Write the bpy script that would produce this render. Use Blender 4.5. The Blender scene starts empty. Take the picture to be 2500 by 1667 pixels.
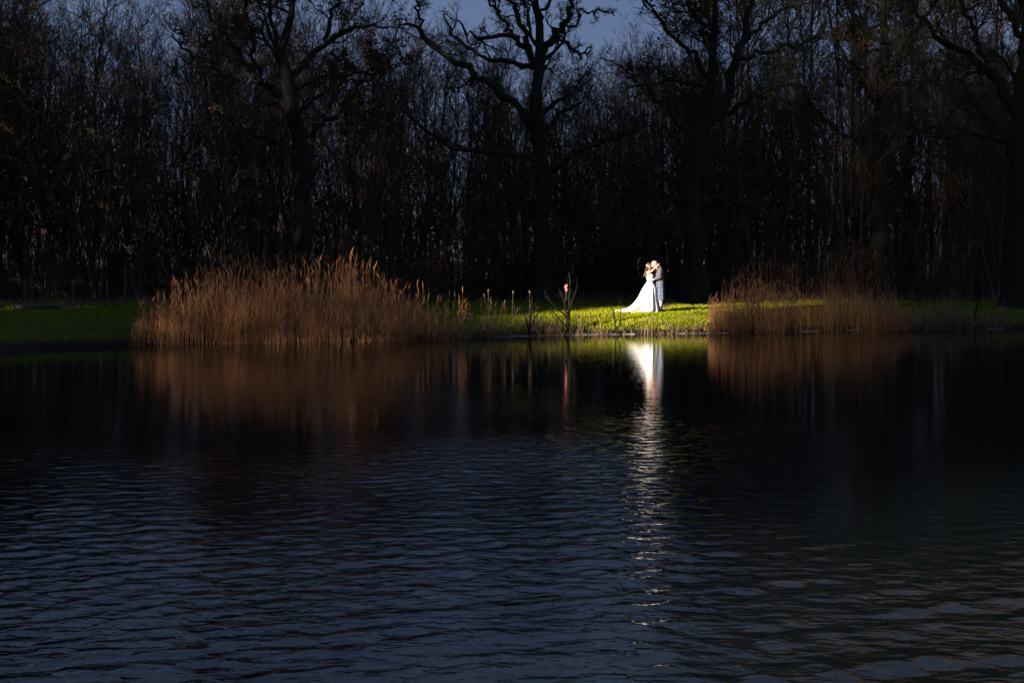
import bpy, bmesh, math
import numpy as np
from mathutils import Vector, Matrix
rad = math.radians
rng = np.random.default_rng(7)

# ------------------------------------------------------------------ camera, sky, sun, exposure
scn = bpy.context.scene
C = scn.collection
F, YH, H = 3472.0, 645.0, 2.25          # focal length in photo pixels, horizon row, eye height above the water
cam_d = bpy.data.cameras.new('camera'); cam = bpy.data.objects.new('camera', cam_d); C.objects.link(cam)
cam.location = (0, 0, H); cam.rotation_euler = (rad(90), 0, 0)
cam_d.sensor_width = 36; cam_d.lens = 50; cam_d.shift_y = -(833.5 - YH) / 2500
cam_d.clip_start = 0.1; cam_d.clip_end = 5000
scn.camera = cam

SUN_AZ, SUN_EL = rad(50), rad(12.5)       # from the left, a little towards the camera
L = np.array([-math.cos(SUN_AZ) * math.cos(SUN_EL), -math.sin(SUN_AZ) * math.cos(SUN_EL), math.sin(SUN_EL)])
w = bpy.data.worlds.new('World'); scn.world = w; w.use_nodes = True
nt = w.node_tree; nt.nodes.clear()
out = nt.nodes.new('ShaderNodeOutputWorld'); bg = nt.nodes.new('ShaderNodeBackground')
sky = nt.nodes.new('ShaderNodeTexSky'); sky.sky_type = 'NISHITA'; sky.sun_disc = False
sky.sun_elevation = SUN_EL; sky.sun_rotation = math.atan2(L[0], L[1])
sky.air_density = 1.0; sky.dust_density = 0.6; sky.ozone_density = 3.0
tint = nt.nodes.new('ShaderNodeMix'); tint.data_type = 'RGBA'; tint.blend_type = 'MULTIPLY'; tint.inputs[0].default_value = 1
tc = nt.nodes.new('ShaderNodeTexCoord'); mp = nt.nodes.new('ShaderNodeMapping'); mp.inputs['Scale'].default_value = (1.3, 1.3, 6)
nz = nt.nodes.new('ShaderNodeTexNoise'); nz.inputs['Scale'].default_value = 2.2; nz.inputs['Detail'].default_value = 5
rp = nt.nodes.new('ShaderNodeValToRGB')
rp.color_ramp.elements[0].position = 0.3; rp.color_ramp.elements[0].color = (0.56, 0.46, 0.68, 1)
rp.color_ramp.elements[1].position = 0.75; rp.color_ramp.elements[1].color = (0.80, 0.67, 0.86, 1)
nt.links.new(tc.outputs['Generated'], mp.inputs[0]); nt.links.new(mp.outputs[0], nz.inputs['Vector'])
nt.links.new(nz.outputs['Fac'], rp.inputs[0]); nt.links.new(sky.outputs[0], tint.inputs[6]); nt.links.new(rp.outputs[0], tint.inputs[7])
veil = nt.nodes.new('ShaderNodeMix'); veil.data_type = 'RGBA'; veil.inputs[0].default_value = 0.85
cl = nt.nodes.new('ShaderNodeMix'); cl.data_type = 'RGBA'; cl.inputs[6].default_value = (0.74, 1.10, 1.98, 1); cl.inputs[7].default_value = (1.30, 1.86, 3.15, 1)
nt.links.new(rp.outputs[1], cl.inputs[0]); nt.links.new(nz.outputs['Fac'], cl.inputs[0]); nt.links.new(tint.outputs[2], veil.inputs[6]); nt.links.new(cl.outputs[2], veil.inputs[7])
nt.links.new(veil.outputs[2], bg.inputs[0]); bg.inputs[1].default_value = 0.0275
nt.links.new(bg.outputs[0], out.inputs[0])

sd = bpy.data.lights.new('sun', 'SUN'); so = bpy.data.objects.new('sun', sd); C.objects.link(so)
sd.energy = 5.0; sd.angle = rad(1.1); sd.color = (1.0, 0.90, 0.76)
so.location = (-40, -10, 40); so.rotation_euler = Vector(-L).to_track_quat('-Z', 'Y').to_euler()

scn.view_settings.view_transform = 'Standard'; scn.view_settings.look = 'None'
scn.view_settings.gamma = 1; scn.view_settings.use_curve_mapping = False
scn.view_settings.exposure = 2.1
scn.cycles.use_adaptive_sampling = True; scn.cycles.adaptive_threshold = 0.02; scn.cycles.max_bounces = 3; scn.cycles.diffuse_bounces = 1; scn.cycles.glossy_bounces = 2; scn.cycles.transmission_bounces = 2

# ------------------------------------------------------------------ helpers
def at(px, py, d):                       # a place in the scene from a direction and a distance
    return np.array([(px - 1250) / F * d, d, H - (py - YH) / F * d])
def X(px, d): return (px - 1250) / F * d

def tag(o, label=None, cat=None, group=None, kind=None):
    if label: o['label'] = label
    if cat: o['category'] = cat
    if group: o['group'] = group
    if kind: o['kind'] = kind
    return o
def empty(name, loc=(0, 0, 0), rz=0):
    o = bpy.data.objects.new(name, None); C.objects.link(o); o.location = loc; o.rotation_euler = (0, 0, rz)
    o.empty_display_size = 0.2
    return o
def mesh_obj(name, me, mat=None, parent=None, loc=(0, 0, 0)):
    o = bpy.data.objects.new(name, me); C.objects.link(o)
    if mat is not None and not me.materials: me.materials.append(mat)
    if parent is not None: o.parent = parent
    o.location = loc
    return o
def make_mesh(name, V, polys=None, smooth=False, tris=None, quads=None, col=None):
    me = bpy.data.meshes.new(name)
    V = np.asarray(V, np.float32).reshape(-1, 3)
    if polys is not None:
        me.from_pydata(V.tolist(), [], polys)
    else:
        loops = []; starts = []; n = 0
        if quads is not None and len(quads):
            q = np.asarray(quads, np.int32).reshape(-1, 4); loops.append(q.ravel()); starts.append(np.arange(len(q)) * 4); n = len(q) * 4
        if tris is not None and len(tris):
            t = np.asarray(tris, np.int32).reshape(-1, 3); loops.append(t.ravel()); starts.append(n + np.arange(len(t)) * 3)
        lo = np.concatenate(loops); st = np.concatenate(starts)
        me.vertices.add(len(V)); me.vertices.foreach_set('co', V.ravel())
        me.loops.add(len(lo)); me.loops.foreach_set('vertex_index', lo.astype(np.int32))
        me.polygons.add(len(st)); me.polygons.foreach_set('loop_start', st.astype(np.int32))
        me.update(calc_edges=True); me.validate()
    if col is not None:
        a = me.attributes.new('tone', 'FLOAT', 'POINT'); a.data.foreach_set('value', np.asarray(col, np.float32))
    if smooth: me.polygons.foreach_set('use_smooth', np.ones(len(me.polygons), bool))
    return me

def unit(v): return v / (np.linalg.norm(v, axis=-1, keepdims=True) + 1e-9)
class Bag:                               # collects tubes and faces, then becomes one mesh
    def __init__(s): s.V = []; s.Q = []; s.T = []; s.C = []; s.n = 0
    def add(s, V, quads=None, tris=None, col=0.5):
        V = np.asarray(V, float).reshape(-1, 3)
        if quads is not None: s.Q.append(np.asarray(quads, np.int64).reshape(-1, 4) + s.n)
        if tris is not None: s.T.append(np.asarray(tris, np.int64).reshape(-1, 3) + s.n)
        s.V.append(V); s.C.append(np.broadcast_to(np.asarray(col, float), (len(V),)) if np.ndim(col) == 0 else np.asarray(col, float)); s.n += len(V)
    def tubes(s, P, R, k=3, col=0.5):    # P (m,n,3), R (m,n)
        m, n, _ = P.shape
        if m == 0: return
        T = np.empty_like(P); T[:, 1:-1] = P[:, 2:] - P[:, :-2]; T[:, 0] = P[:, 1] - P[:, 0]; T[:, -1] = P[:, -1] - P[:, -2]; T = unit(T)
        ax = unit(P[:, -1] - P[:, 0]); ref = np.where(np.abs(ax[:, 2:3]) < 0.8, np.array([[0, 0, 1.0]]), np.array([[1.0, 0.13, 0]]))
        ref = np.broadcast_to(ref[:, None], P.shape)
        A = unit(np.cross(T, ref)); B = np.cross(T, A)
        th = np.arange(k) / k * 2 * np.pi
        V = P[:, :, None] + R[:, :, None, None] * (np.cos(th)[None, None, :, None] * A[:, :, None] + np.sin(th)[None, None, :, None] * B[:, :, None])
        i = np.arange(m)[:, None, None] * n * k + np.arange(n - 1)[None, :, None] * k
        j = np.arange(k)[None, None]; j2 = (j + 1) % k
        Q = np.stack([i + j, i + j2, i + k + j2, i + k + j], -1)
        c = np.broadcast_to(np.asarray(col, float).reshape(-1, 1), (m, n * k)).ravel() if np.ndim(col) else np.full(m * n * k, col)
        s.add(V.reshape(-1, 3), quads=Q.reshape(-1, 4), col=c)
        if k > 3:                        # close the ends of thick limbs
            idx = np.arange(m) * n * k
            tr = [[a, a + q, a + q + 1] for a in list(idx) + list(idx + (n - 1) * k) for q in range(1, k - 1)]
            s.T.append(np.array(tr, np.int64) + s.n - len(V.reshape(-1, 3)))
    def ribbons(s, P, R, g, col=0.5):    # the finest twigs: slim two sided strips, each turned its own way
        m, n, _ = P.shape; ax = unit(P[:, -1] - P[:, 0]); q = unit(np.cross(ax, g.normal(0, 1, (m, 3))))[:, None]
        V = np.stack([P - q * R[..., None], P + q * R[..., None]], 2); i = np.arange(m)[:, None] * n * 2 + np.arange(n - 1)[None] * 2
        s.add(V.reshape(-1, 3), quads=np.stack([i, i + 1, i + 3, i + 2], -1).reshape(-1, 4), col=col)
    def mesh(s, name, smooth=False):
        return make_mesh(name, np.concatenate(s.V), quads=np.concatenate(s.Q) if s.Q else None,
                         tris=np.concatenate(s.T) if s.T else None, col=np.concatenate(s.C), smooth=smooth)

# ------------------------------------------------------------------ materials
def mat(name, col, rough=0.8, col2=None, scale=6.0, spec=0.3, bump=0.0, stretch=(1, 1, 1), transl=0.0, tone=None, detail=4):
    m = bpy.data.materials.new(name); m.use_nodes = True; t = m.node_tree; b = t.nodes['Principled BSDF']
    b.inputs['Roughness'].default_value = rough; b.inputs['Specular IOR Level'].default_value = spec
    c = (*col, 1); c2 = (*(col2 or col), 1)
    tcn = t.nodes.new('ShaderNodeTexCoord'); mpn = t.nodes.new('ShaderNodeMapping'); mpn.inputs['Scale'].default_value = stretch
    n = t.nodes.new('ShaderNodeTexNoise'); n.inputs['Scale'].default_value = scale; n.inputs['Detail'].default_value = detail
    t.links.new(tcn.outputs['Object'], mpn.inputs[0]); t.links.new(mpn.outputs[0], n.inputs['Vector'])
    mx = t.nodes.new('ShaderNodeMix'); mx.data_type = 'RGBA'; mx.inputs[6].default_value = c; mx.inputs[7].default_value = c2
    fac = n.outputs['Fac']
    mr = t.nodes.new('ShaderNodeMapRange'); mr.inputs[1].default_value = 0.35; mr.inputs[2].default_value = 0.65
    t.links.new(fac, mr.inputs[0]); fac = mr.outputs[0]
    if tone:                             # each blade or stem has its own tone
        a = t.nodes.new('ShaderNodeAttribute'); a.attribute_name = 'tone'
        av = t.nodes.new('ShaderNodeMath'); av.operation = 'MULTIPLY_ADD'; av.inputs[1].default_value = 1 - tone; 
        ml = t.nodes.new('ShaderNodeMath'); ml.operation = 'MULTIPLY'; ml.inputs[1].default_value = tone
        t.links.new(a.outputs['Fac'], ml.inputs[0]); t.links.new(fac, av.inputs[0]); t.links.new(ml.outputs[0], av.inputs[2]); fac = av.outputs[0]
    t.links.new(fac, mx.inputs[0]); t.links.new(mx.outputs[2], b.inputs['Base Color'])
    if bump:
        bp = t.nodes.new('ShaderNodeBump'); bp.inputs['Strength'].default_value = bump; bp.inputs['Distance'].default_value = 0.03
        t.links.new(n.outputs['Fac'], bp.inputs['Height']); t.links.new(bp.outputs[0], b.inputs['Normal'])
    if transl:
        tr = t.nodes.new('ShaderNodeBsdfTranslucent'); ms = t.nodes.new('ShaderNodeMixShader'); ms.inputs[0].default_value = transl
        t.links.new(mx.outputs[2], tr.inputs[0]); t.links.new(b.outputs[0], ms.inputs[1]); t.links.new(tr.outputs[0], ms.inputs[2])
        t.links.new(ms.outputs[0], t.nodes['Material Output'].inputs[0])
    return m
M = dict(
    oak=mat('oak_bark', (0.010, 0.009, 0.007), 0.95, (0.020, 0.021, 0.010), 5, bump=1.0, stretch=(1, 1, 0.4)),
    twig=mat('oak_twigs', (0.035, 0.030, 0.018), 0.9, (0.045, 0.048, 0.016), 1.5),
    wood=mat('wood_bark', (0.040, 0.034, 0.027), 0.9, (0.060, 0.052, 0.040), 3, bump=0.4, stretch=(1, 1, 0.3)),
    woodtwig=mat('wood_twigs', (0.100, 0.054, 0.036), 0.9, (0.070, 0.052, 0.030), 0.6),
    oakleaf=mat('dead_oak_leaves', (0.060, 0.026, 0.012), 0.8, (0.10, 0.045, 0.02), 5, transl=0.25, tone=0.7),
    beech=mat('dead_beech_leaves', (0.22, 0.060, 0.02), 0.7, (0.34, 0.12, 0.03), 5, transl=0.3, tone=0.7),
    holly=mat('holly_leaves', (0.010, 0.028, 0.012), 0.45, (0.02, 0.045, 0.018), 4, tone=0.7),
    spruce=mat('spruce_needles', (0.010, 0.020, 0.010), 0.8, (0.018, 0.032, 0.014), 2),
    bramble=mat('bramble_stems', (0.05, 0.030, 0.022), 0.8, (0.07, 0.045, 0.03), 3),
    reed=mat('dry_reed', (0.30, 0.120, 0.046), 0.75, (0.46, 0.225, 0.098), 2, transl=0.2, tone=0.8),
    sedge=mat('dry_sedge', (0.20, 0.12, 0.06), 0.8, (0.33, 0.22, 0.12), 3, transl=0.2, tone=0.8),
    grass=mat('grass_blades', (0.125, 0.190, 0.001), 0.7, (0.320, 0.310, 0.002), 1.2, transl=0.35, tone=0.55, spec=0.04),
    drygrass=mat('dry_grass', (0.16, 0.10, 0.055), 0.8, (0.26, 0.17, 0.10), 2, transl=0.2, tone=0.7),
    post=mat('grey_wood', (0.045, 0.04, 0.035), 0.95, (0.08, 0.073, 0.062), 8, bump=0.3, stretch=(1, 1, 0.15)),
    wire=mat('fence_wire', (0.20, 0.20, 0.20), 0.5, (0.12, 0.10, 0.09), 8),
    log=mat('dead_log', (0.06, 0.05, 0.042), 0.95, (0.11, 0.09, 0.075), 5, bump=0.5),
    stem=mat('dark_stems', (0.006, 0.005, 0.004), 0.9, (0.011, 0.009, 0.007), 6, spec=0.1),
    pink=mat('pink_seedhead', (0.24, 0.06, 0.07), 0.8, (0.32, 0.11, 0.11), 30),
    orange=mat('rust_dock', (0.46, 0.10, 0.05), 0.8, (0.60, 0.20, 0.10), 30),
    purple=mat('teasel_head', (0.10, 0.085, 0.13), 0.8, (0.20, 0.17, 0.22), 40),
    skin=mat('skin', (0.50, 0.27, 0.18), 0.5, (0.56, 0.32, 0.22), 9),
    skin2=mat('skin_ruddy', (0.46, 0.20, 0.15), 0.5, (0.52, 0.26, 0.19), 9),
    hair=mat('brown_hair', (0.045, 0.016, 0.008), 0.45, (0.10, 0.035, 0.016), 30, stretch=(1, 1, 0.3), bump=0.5),
    stubble=mat('grey_stubble', (0.36, 0.25, 0.22), 0.7, (0.44, 0.32, 0.28), 60),
    dress=mat('white_satin', (0.60, 0.575, 0.57), 0.5, (0.54, 0.515, 0.51), 18, bump=0.08),
    lining=mat('champagne_lining', (0.30, 0.20, 0.13), 0.5, (0.36, 0.25, 0.17), 8),
    tweed=mat('grey_tweed', (0.050, 0.048, 0.056), 0.9, (0.125, 0.119, 0.130), 45, bump=0.6),
    dark=mat('dark_cloth', (0.012, 0.012, 0.014), 0.8),
    button=mat('silver_button', (0.6, 0.6, 0.62), 0.3),
    shirt=mat('white_shirt', (0.7, 0.7, 0.72), 0.8),
    hose=mat('pale_hose', (0.16, 0.15, 0.24), 0.85, (0.22, 0.21, 0.31), 40),
    shoe=mat('black_leather', (0.008, 0.008, 0.009), 0.35),
    flower=mat('hair_comb', (0.75, 0.74, 0.62), 0.5),
    mudrim=mat('pale_mud_rim', (0.11, 0.10, 0.085), 0.8, (0.26, 0.24, 0.21), 5),
    hedge=mat('far_hedge', (0.02, 0.018, 0.013), 0.9, (0.035, 0.03, 0.02), 0.4),
)

# ------------------------------------------------------------------ the ground and the pond
FAR = [(0, 862), (100, 850), (240, 846), (380, 842), (540, 839), (700, 837), (850, 834), (950, 831), (1060, 828), (1150, 825), (1270, 821),
       (1400, 818), (1550, 816), (1700, 814), (1860, 811), (2000, 809), (2150, 806), (2300, 804), (2500, 803)]
shore = []
for px, py in FAR:
    d = F * H / (py - YH); shore.append((X(px, d), d))
shore = [(-29, -6), (-31, 6), (-28, 18), (-21, 28), (-16.5, 33)] + shore + [(24, 50.5), (34, 49.5), (44, 43), (48, 26), (44, 8), (34, 2), (20, 3.4), (8, 4.2), (-4, 4.0), (-14, 1.5), (-22, -4)]
# subdivide the outline with small wobbles
sp = []
for i in range(len(shore)):
    a = np.array(shore[i]); b = np.array(shore[(i + 1) % len(shore)]); n = max(2, int(np.linalg.norm(b - a) / 0.6))
    for k in range(n):
        t = k / n; p = a + (b - a) * t
        if k: p = p + rng.normal(0, 0.07, 2)
        sp.append(p)
shore = np.array(sp)
def sdist(px, py):                       # signed distance to the shore, positive on land
    P = np.stack([px, py], -1).reshape(-1, 2); best = np.full(len(P), 1e9); inside = np.zeros(len(P), bool)
    A = shore; B = np.roll(shore, -1, 0)
    for a, b in zip(A, B):
        ab = b - a; t = np.clip(((P - a) @ ab) / (ab @ ab), 0, 1); q = P - (a + t[:, None] * ab)
        best = np.minimum(best, (q * q).sum(1))
        c = (a[1] > P[:, 1]) != (b[1] > P[:, 1])
        if c.any(): inside ^= c & (P[:, 0] < (b[0] - a[0]) * (P[:, 1] - a[1]) / (b[1] - a[1] + 1e-12) + a[0])
    s = np.sqrt(best); return np.where(inside, -s, s).reshape(np.shape(px))
def vnoise(x, y, seed=0):                # smooth value noise
    r = np.random.default_rng(seed); G = r.random((64, 64))
    xi = np.floor(x).astype(int); yi = np.floor(y).astype(int); fx = x - xi; fy = y - yi
    fx = fx * fx * (3 - 2 * fx); fy = fy * fy * (3 - 2 * fy)
    g = lambda a, b: G[a % 64, b % 64]
    return (g(xi, yi) * (1 - fx) + g(xi + 1, yi) * fx) * (1 - fy) + (g(xi, yi + 1) * (1 - fx) + g(xi + 1, yi + 1) * fx) * fy
def gz(x, y, s=None):
    x = np.asarray(x, float); y = np.asarray(y, float)
    if s is None: s = sdist(x, y)
    z = np.interp(s, [-6, -1.5, -0.3, 0, 0.15, 0.5, 1.2, 2.5, 4.2, 8, 14, 30], [-1.6, -0.8, -0.2, -0.03, 0.08, 0.20, 0.34, 0.47, 0.55, 0.62, 0.68, 0.72])
    amp = np.clip(s / 2, 0, 1)
    return z + amp * ((vnoise(x * 0.8, y * 0.8, 1) - 0.5) * 0.10 + (vnoise(x * 2.7, y * 2.7, 2) - 0.5) * 0.05) + np.clip(s / 0.6, 0, 1) * (vnoise(x * 7, y * 7, 3) - 0.5) * 0.03
def axis(lo, hi, step, far_lo, far_hi):
    a = list(np.arange(lo, hi, step)); s = step; v = lo
    left = []
    while v > far_lo: s *= 1.25; v -= s; left.append(v)
    s = step; v = a[-1]; right = []
    while v < far_hi: s *= 1.25; v += s; right.append(v)
    return np.array(left[::-1] + a + right)
xs = axis(-17, 21, 0.27, -2600, 2600); ys = axis(34, 62, 0.27, -300, 3600)
xs = np.unique(np.concatenate([xs, np.arange(-50, 52, 1.0)])); ys = np.unique(np.concatenate([ys, np.arange(-12, 110, 1.0)]))
gx, gy = np.meshgrid(xs, ys, indexing='ij'); gs = sdist(gx, gy); gzz = gz(gx, gy, gs)
nx, ny = len(xs), len(ys); ii = (np.arange(nx - 1)[:, None] * ny + np.arange(ny - 1)[None]).ravel()
me = make_mesh('ground', np.stack([gx, gy, gzz], -1), quads=np.stack([ii, ii + ny, ii + ny + 1, ii + 1], -1), smooth=True)
def ground_material():
    m = bpy.data.materials.new('ground_cover'); m.use_nodes = True; t = m.node_tree; b = t.nodes['Principled BSDF']
    b.inputs['Roughness'].default_value = 0.95; b.inputs['Specular IOR Level'].default_value = 0.1
    g = t.nodes.new('ShaderNodeNewGeometry'); sx = t.nodes.new('ShaderNodeSeparateXYZ'); t.links.new(g.outputs['Position'], sx.inputs[0])
    def noise(sc, d=4):
        n = t.nodes.new('ShaderNodeTexNoise'); n.inputs['Scale'].default_value = sc; n.inputs['Detail'].default_value = d
        t.links.new(g.outputs['Position'], n.inputs['Vector']); return n.outputs['Fac']
    def mr(v, a, b_, lo=0, hi=1):
        n = t.nodes.new('ShaderNodeMapRange'); n.inputs[1].default_value = a; n.inputs[2].default_value = b_; n.inputs[3].default_value = lo; n.inputs[4].default_value = hi
        t.links.new(v, n.inputs[0]); return n.outputs[0]
    def add(a, b_):
        n = t.nodes.new('ShaderNodeMath'); n.operation = 'ADD'; t.links.new(a, n.inputs[0]); t.links.new(b_, n.inputs[1]); return n.outputs[0]
    def mix(f, a, b_):
        n = t.nodes.new('ShaderNodeMix'); n.data_type = 'RGBA'; t.links.new(f, n.inputs[0])
        for v, i in ((a, 6), (b_, 7)):
            if isinstance(v, tuple): n.inputs[i].default_value = (*v, 1)
            else: t.links.new(v, n.inputs[i])
        return n.outputs[2]
    grass = mix(mr(noise(1.1), 0.35, 0.65), (0.035, 0.065, 0.006), (0.075, 0.085, 0.010))
    grass = mix(mr(noise(9), 0.52, 0.72), grass, (0.055, 0.040, 0.018))
    wob = mr(noise(2.5), 0, 1, -0.12, 0.12)
    c = mix(mr(add(sx.outputs['Z'], wob), 0.14, 0.24), (0.022, 0.016, 0.011), grass)
    wob2 = mr(noise(0.6), 0, 1, -2.5, 2.5)
    litter = mix(mr(noise(6), 0.4, 0.6), (0.030, 0.020, 0.013), (0.055, 0.036, 0.022))
    c = mix(mr(add(sx.outputs['Y'], wob2), 60.5, 62.5), c, litter)
    field = mix(mr(noise(0.08), 0.4, 0.6), (0.060, 0.052, 0.028), (0.085, 0.072, 0.040))
    c = mix(mr(add(sx.outputs['Y'], wob2), 104, 108), c, field)
    t.links.new(c, b.inputs['Base Color'])
    bp = t.nodes.new('ShaderNodeBump'); bp.inputs['Strength'].default_value = 0.7; bp.inputs['Distance'].default_value = 0.05
    t.links.new(noise(14, 5), bp.inputs['Height']); t.links.new(bp.outputs[0], b.inputs['Normal'])
    return m
tag(mesh_obj('ground', me, ground_material()), 'grassy bank and woodland floor around the pond', 'ground', kind='structure')

def water_material():
    m = bpy.data.materials.new('pond_water'); m.use_nodes = True; t = m.node_tree; b = t.nodes['Principled BSDF']
    b.inputs['Base Color'].default_value = (0.003, 0.005, 0.006, 1); b.inputs['Roughness'].default_value = 0.03; b.inputs['IOR'].default_value = 1.333
    b.inputs['Specular IOR Level'].default_value = 0.5
    g = t.nodes.new('ShaderNodeNewGeometry'); sx = t.nodes.new('ShaderNodeSeparateXYZ'); t.links.new(g.outputs['Position'], sx.inputs[0])
    def math_(op, a, b_=None, c=None):
        n = t.nodes.new('ShaderNodeMath'); n.operation = op
        for i, v in enumerate((a, b_, c)):
            if v is None: continue
            if isinstance(v, (int, float)): n.inputs[i].default_value = v
            else: t.links.new(v, n.inputs[i])
        return n.outputs[0]
    def noise(sc, stretch, rz=0, d=2, dist=0.0):
        mp = t.nodes.new('ShaderNodeMapping'); mp.inputs['Scale'].default_value = stretch; mp.inputs['Rotation'].default_value = (0, 0, rz)
        t.links.new(g.outputs['Position'], mp.inputs[0])
        n = t.nodes.new('ShaderNodeTexNoise'); n.inputs['Scale'].default_value = sc; n.inputs['Detail'].default_value = d; n.inputs['Distortion'].default_value = dist
        t.links.new(mp.outputs[0], n.inputs['Vector']); return n.outputs['Fac']
    def mr(v, a, b_, lo=0.0, hi=1.0, smooth=True):
        n = t.nodes.new('ShaderNodeMapRange'); n.interpolation_type = 'SMOOTHSTEP' if smooth else 'LINEAR'
        n.inputs[1].default_value = a; n.inputs[2].default_value = b_; n.inputs[3].default_value = lo; n.inputs[4].default_value = hi
        t.links.new(v, n.inputs[0]); return n.outputs[0]
    rip = math_('MULTIPLY', noise(6.0, (0.7, 1.1, 1), rad(8), 2, 0.2), 0.0016)
    at_ = t.nodes.new('ShaderNodeAttribute'); at_.attribute_name = 'tone'
    chop = math_('MULTIPLY', math_('MULTIPLY', noise(7.0, (0.75, 1.15, 1), rad(-14), 3, 0.5), 0.019), at_.outputs['Fac'])
    fine = math_('MULTIPLY', noise(19, (0.7, 1.1, 1), rad(-5), 1), 0.0007)
    h = math_('ADD', math_('ADD', rip, fine), chop)
    bp = t.nodes.new('ShaderNodeBump'); bp.inputs['Strength'].default_value = 1.0; bp.inputs['Distance'].default_value = 1.0
    t.links.new(h, bp.inputs['Height']); t.links.new(bp.outputs[0], b.inputs['Normal'])
    return m
# wind ripples are real waves: a spread of small wave trains, strong where the breeze reaches, faint in the lee of the wood
wy = [4.0]
while wy[-1] < 32: wy.append(wy[-1] + 0.026 + 0.0023 * (wy[-1] - 4))
wy = np.unique(np.concatenate([np.array(wy), np.arange(-20, 4, 3.0), np.arange(33, 59, 1.5)]))
half = 3.2 + 0.40 * np.clip(wy, 0, 40); tcol = np.linspace(-1, 1, 280)              # finer where the pond is narrow
WX = np.concatenate([np.full((1, len(wy)), -46.0), tcol[:, None] * half[None], np.full((1, len(wy)), 60.0)]); WY = np.broadcast_to(wy[None], WX.shape).copy(); wz = np.zeros_like(WX); wx = np.arange(WX.shape[0])
step = np.maximum(0.026 + 0.0023 * np.maximum(WY - 4, 0), half[None] / 140)
edge = WY + 0.22 * WX + 15.0 * (vnoise(WX * 0.30 + 30, WY * 0.16 + 30, 21) - 0.5) + 3.0 * (vnoise(WX * 0.7 + 3, WY * 0.5 + 9, 24) - 0.5)
breeze = np.clip((30.0 - edge) / 20.0, 0, 1) ** 2.4
breeze *= 0.35 + 1.05 * vnoise(WX * 0.35 + 11, WY * 0.30 + 5, 22)
amp = np.maximum(breeze, 0.05)
g = np.random.default_rng(23)
for k in range(64):
    lam = 0.08 * (0.45 / 0.08) ** (g.random() ** 1.1); th = math.pi / 2 + rad(14) + g.normal(0, 0.62); kk = 2 * math.pi / lam
    slope = 0.021 * (1.0 if lam < 0.5 else 0.7); ph = g.random() * 6.283
    fade = np.clip(lam / step / 3.0 - 0.4, 0, 1)          # nothing finer than the mesh can carry
    grp = vnoise(WX / (lam * 5) + k * 3.1, WY / (lam * 5) + k * 1.7, 100 + k) * 1.6
    wz += amp * fade * grp * slope / kk * np.sin(kk * (WX * math.cos(th) + WY * math.sin(th)) + ph)
near = np.clip((15 - WY) / 6, 0, 1)
for k in range(9):
    lam = g.uniform(0.28, 0.62); th = math.pi / 2 + rad(24) + g.normal(0, 0.16); kk = 2 * math.pi / lam
    wz += near * amp * vnoise(WX / (lam * 4) + k * 5.3, WY / (lam * 3) + k * 2.9, 300 + k) * 1.7 * 0.026 / kk * np.sin(kk * (WX * math.cos(th) + WY * math.sin(th)) + g.random() * 6.283)
nwx, nwy = len(wx), len(wy); ii = (np.arange(nwx - 1)[:, None] * nwy + np.arange(nwy - 1)[None]).ravel()
me = make_mesh('pond_water', np.stack([WX, WY, wz], -1), quads=np.stack([ii, ii + nwy, ii + nwy + 1, ii + 1], -1), smooth=True, col=amp.ravel())
tag(mesh_obj('pond_water', me, water_material()), 'dark rippled pond water mirroring the sky', 'water', kind='structure')

# pale wet rim along the far waterline, broken into runs
bag = Bag()
fi = [i for i in range(len(shore)) if shore[i][1] > 34 and -13.5 < shore[i][0] < 19]
for i in fi[:-1]:
    a, b = shore[i], shore[i + 1]; mid = (a + b) / 2
    if np.linalg.norm(b - a) > 1.5: continue
    keep = 0.6 if -0.5 < mid[0] < 7.5 else (0.2 if mid[0] > -8 else 0.0)
    if rng.random() > keep: continue
    nrm = np.array([-(b - a)[1], (b - a)[0]]); nrm = nrm / np.linalg.norm(nrm)
    if nrm[1] > 0: nrm = -nrm            # towards the water
    n = 5; tt = np.linspace(0, 1, n); wd = 0.0 + 0.035 * rng.random(n)
    base = a[None] + (b - a)[None] * tt[:, None] - nrm * 0.06 + rng.normal(0, 0.012, (n, 1)) * nrm
    outp = base + nrm * (0.06 + wd[:, None])
    V = np.concatenate([np.c_[base, np.full(n, 0.03)], np.c_[outp, np.full(n, 0.006)], np.c_[outp, np.full(n, -0.12)]])
    q = [[k, k + 1, n + k + 1, n + k] for k in range(n - 1)] + [[n + k, n + k + 1, 2 * n + k + 1, 2 * n + k] for k in range(n - 1)]
    bag.add(V, quads=q)
tag(mesh_obj('mud_shoreline', bag.mesh('mud_shoreline'), M['mudrim']), 'pale wet mud rim along the far waterline', 'shoreline', kind='structure')

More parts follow.
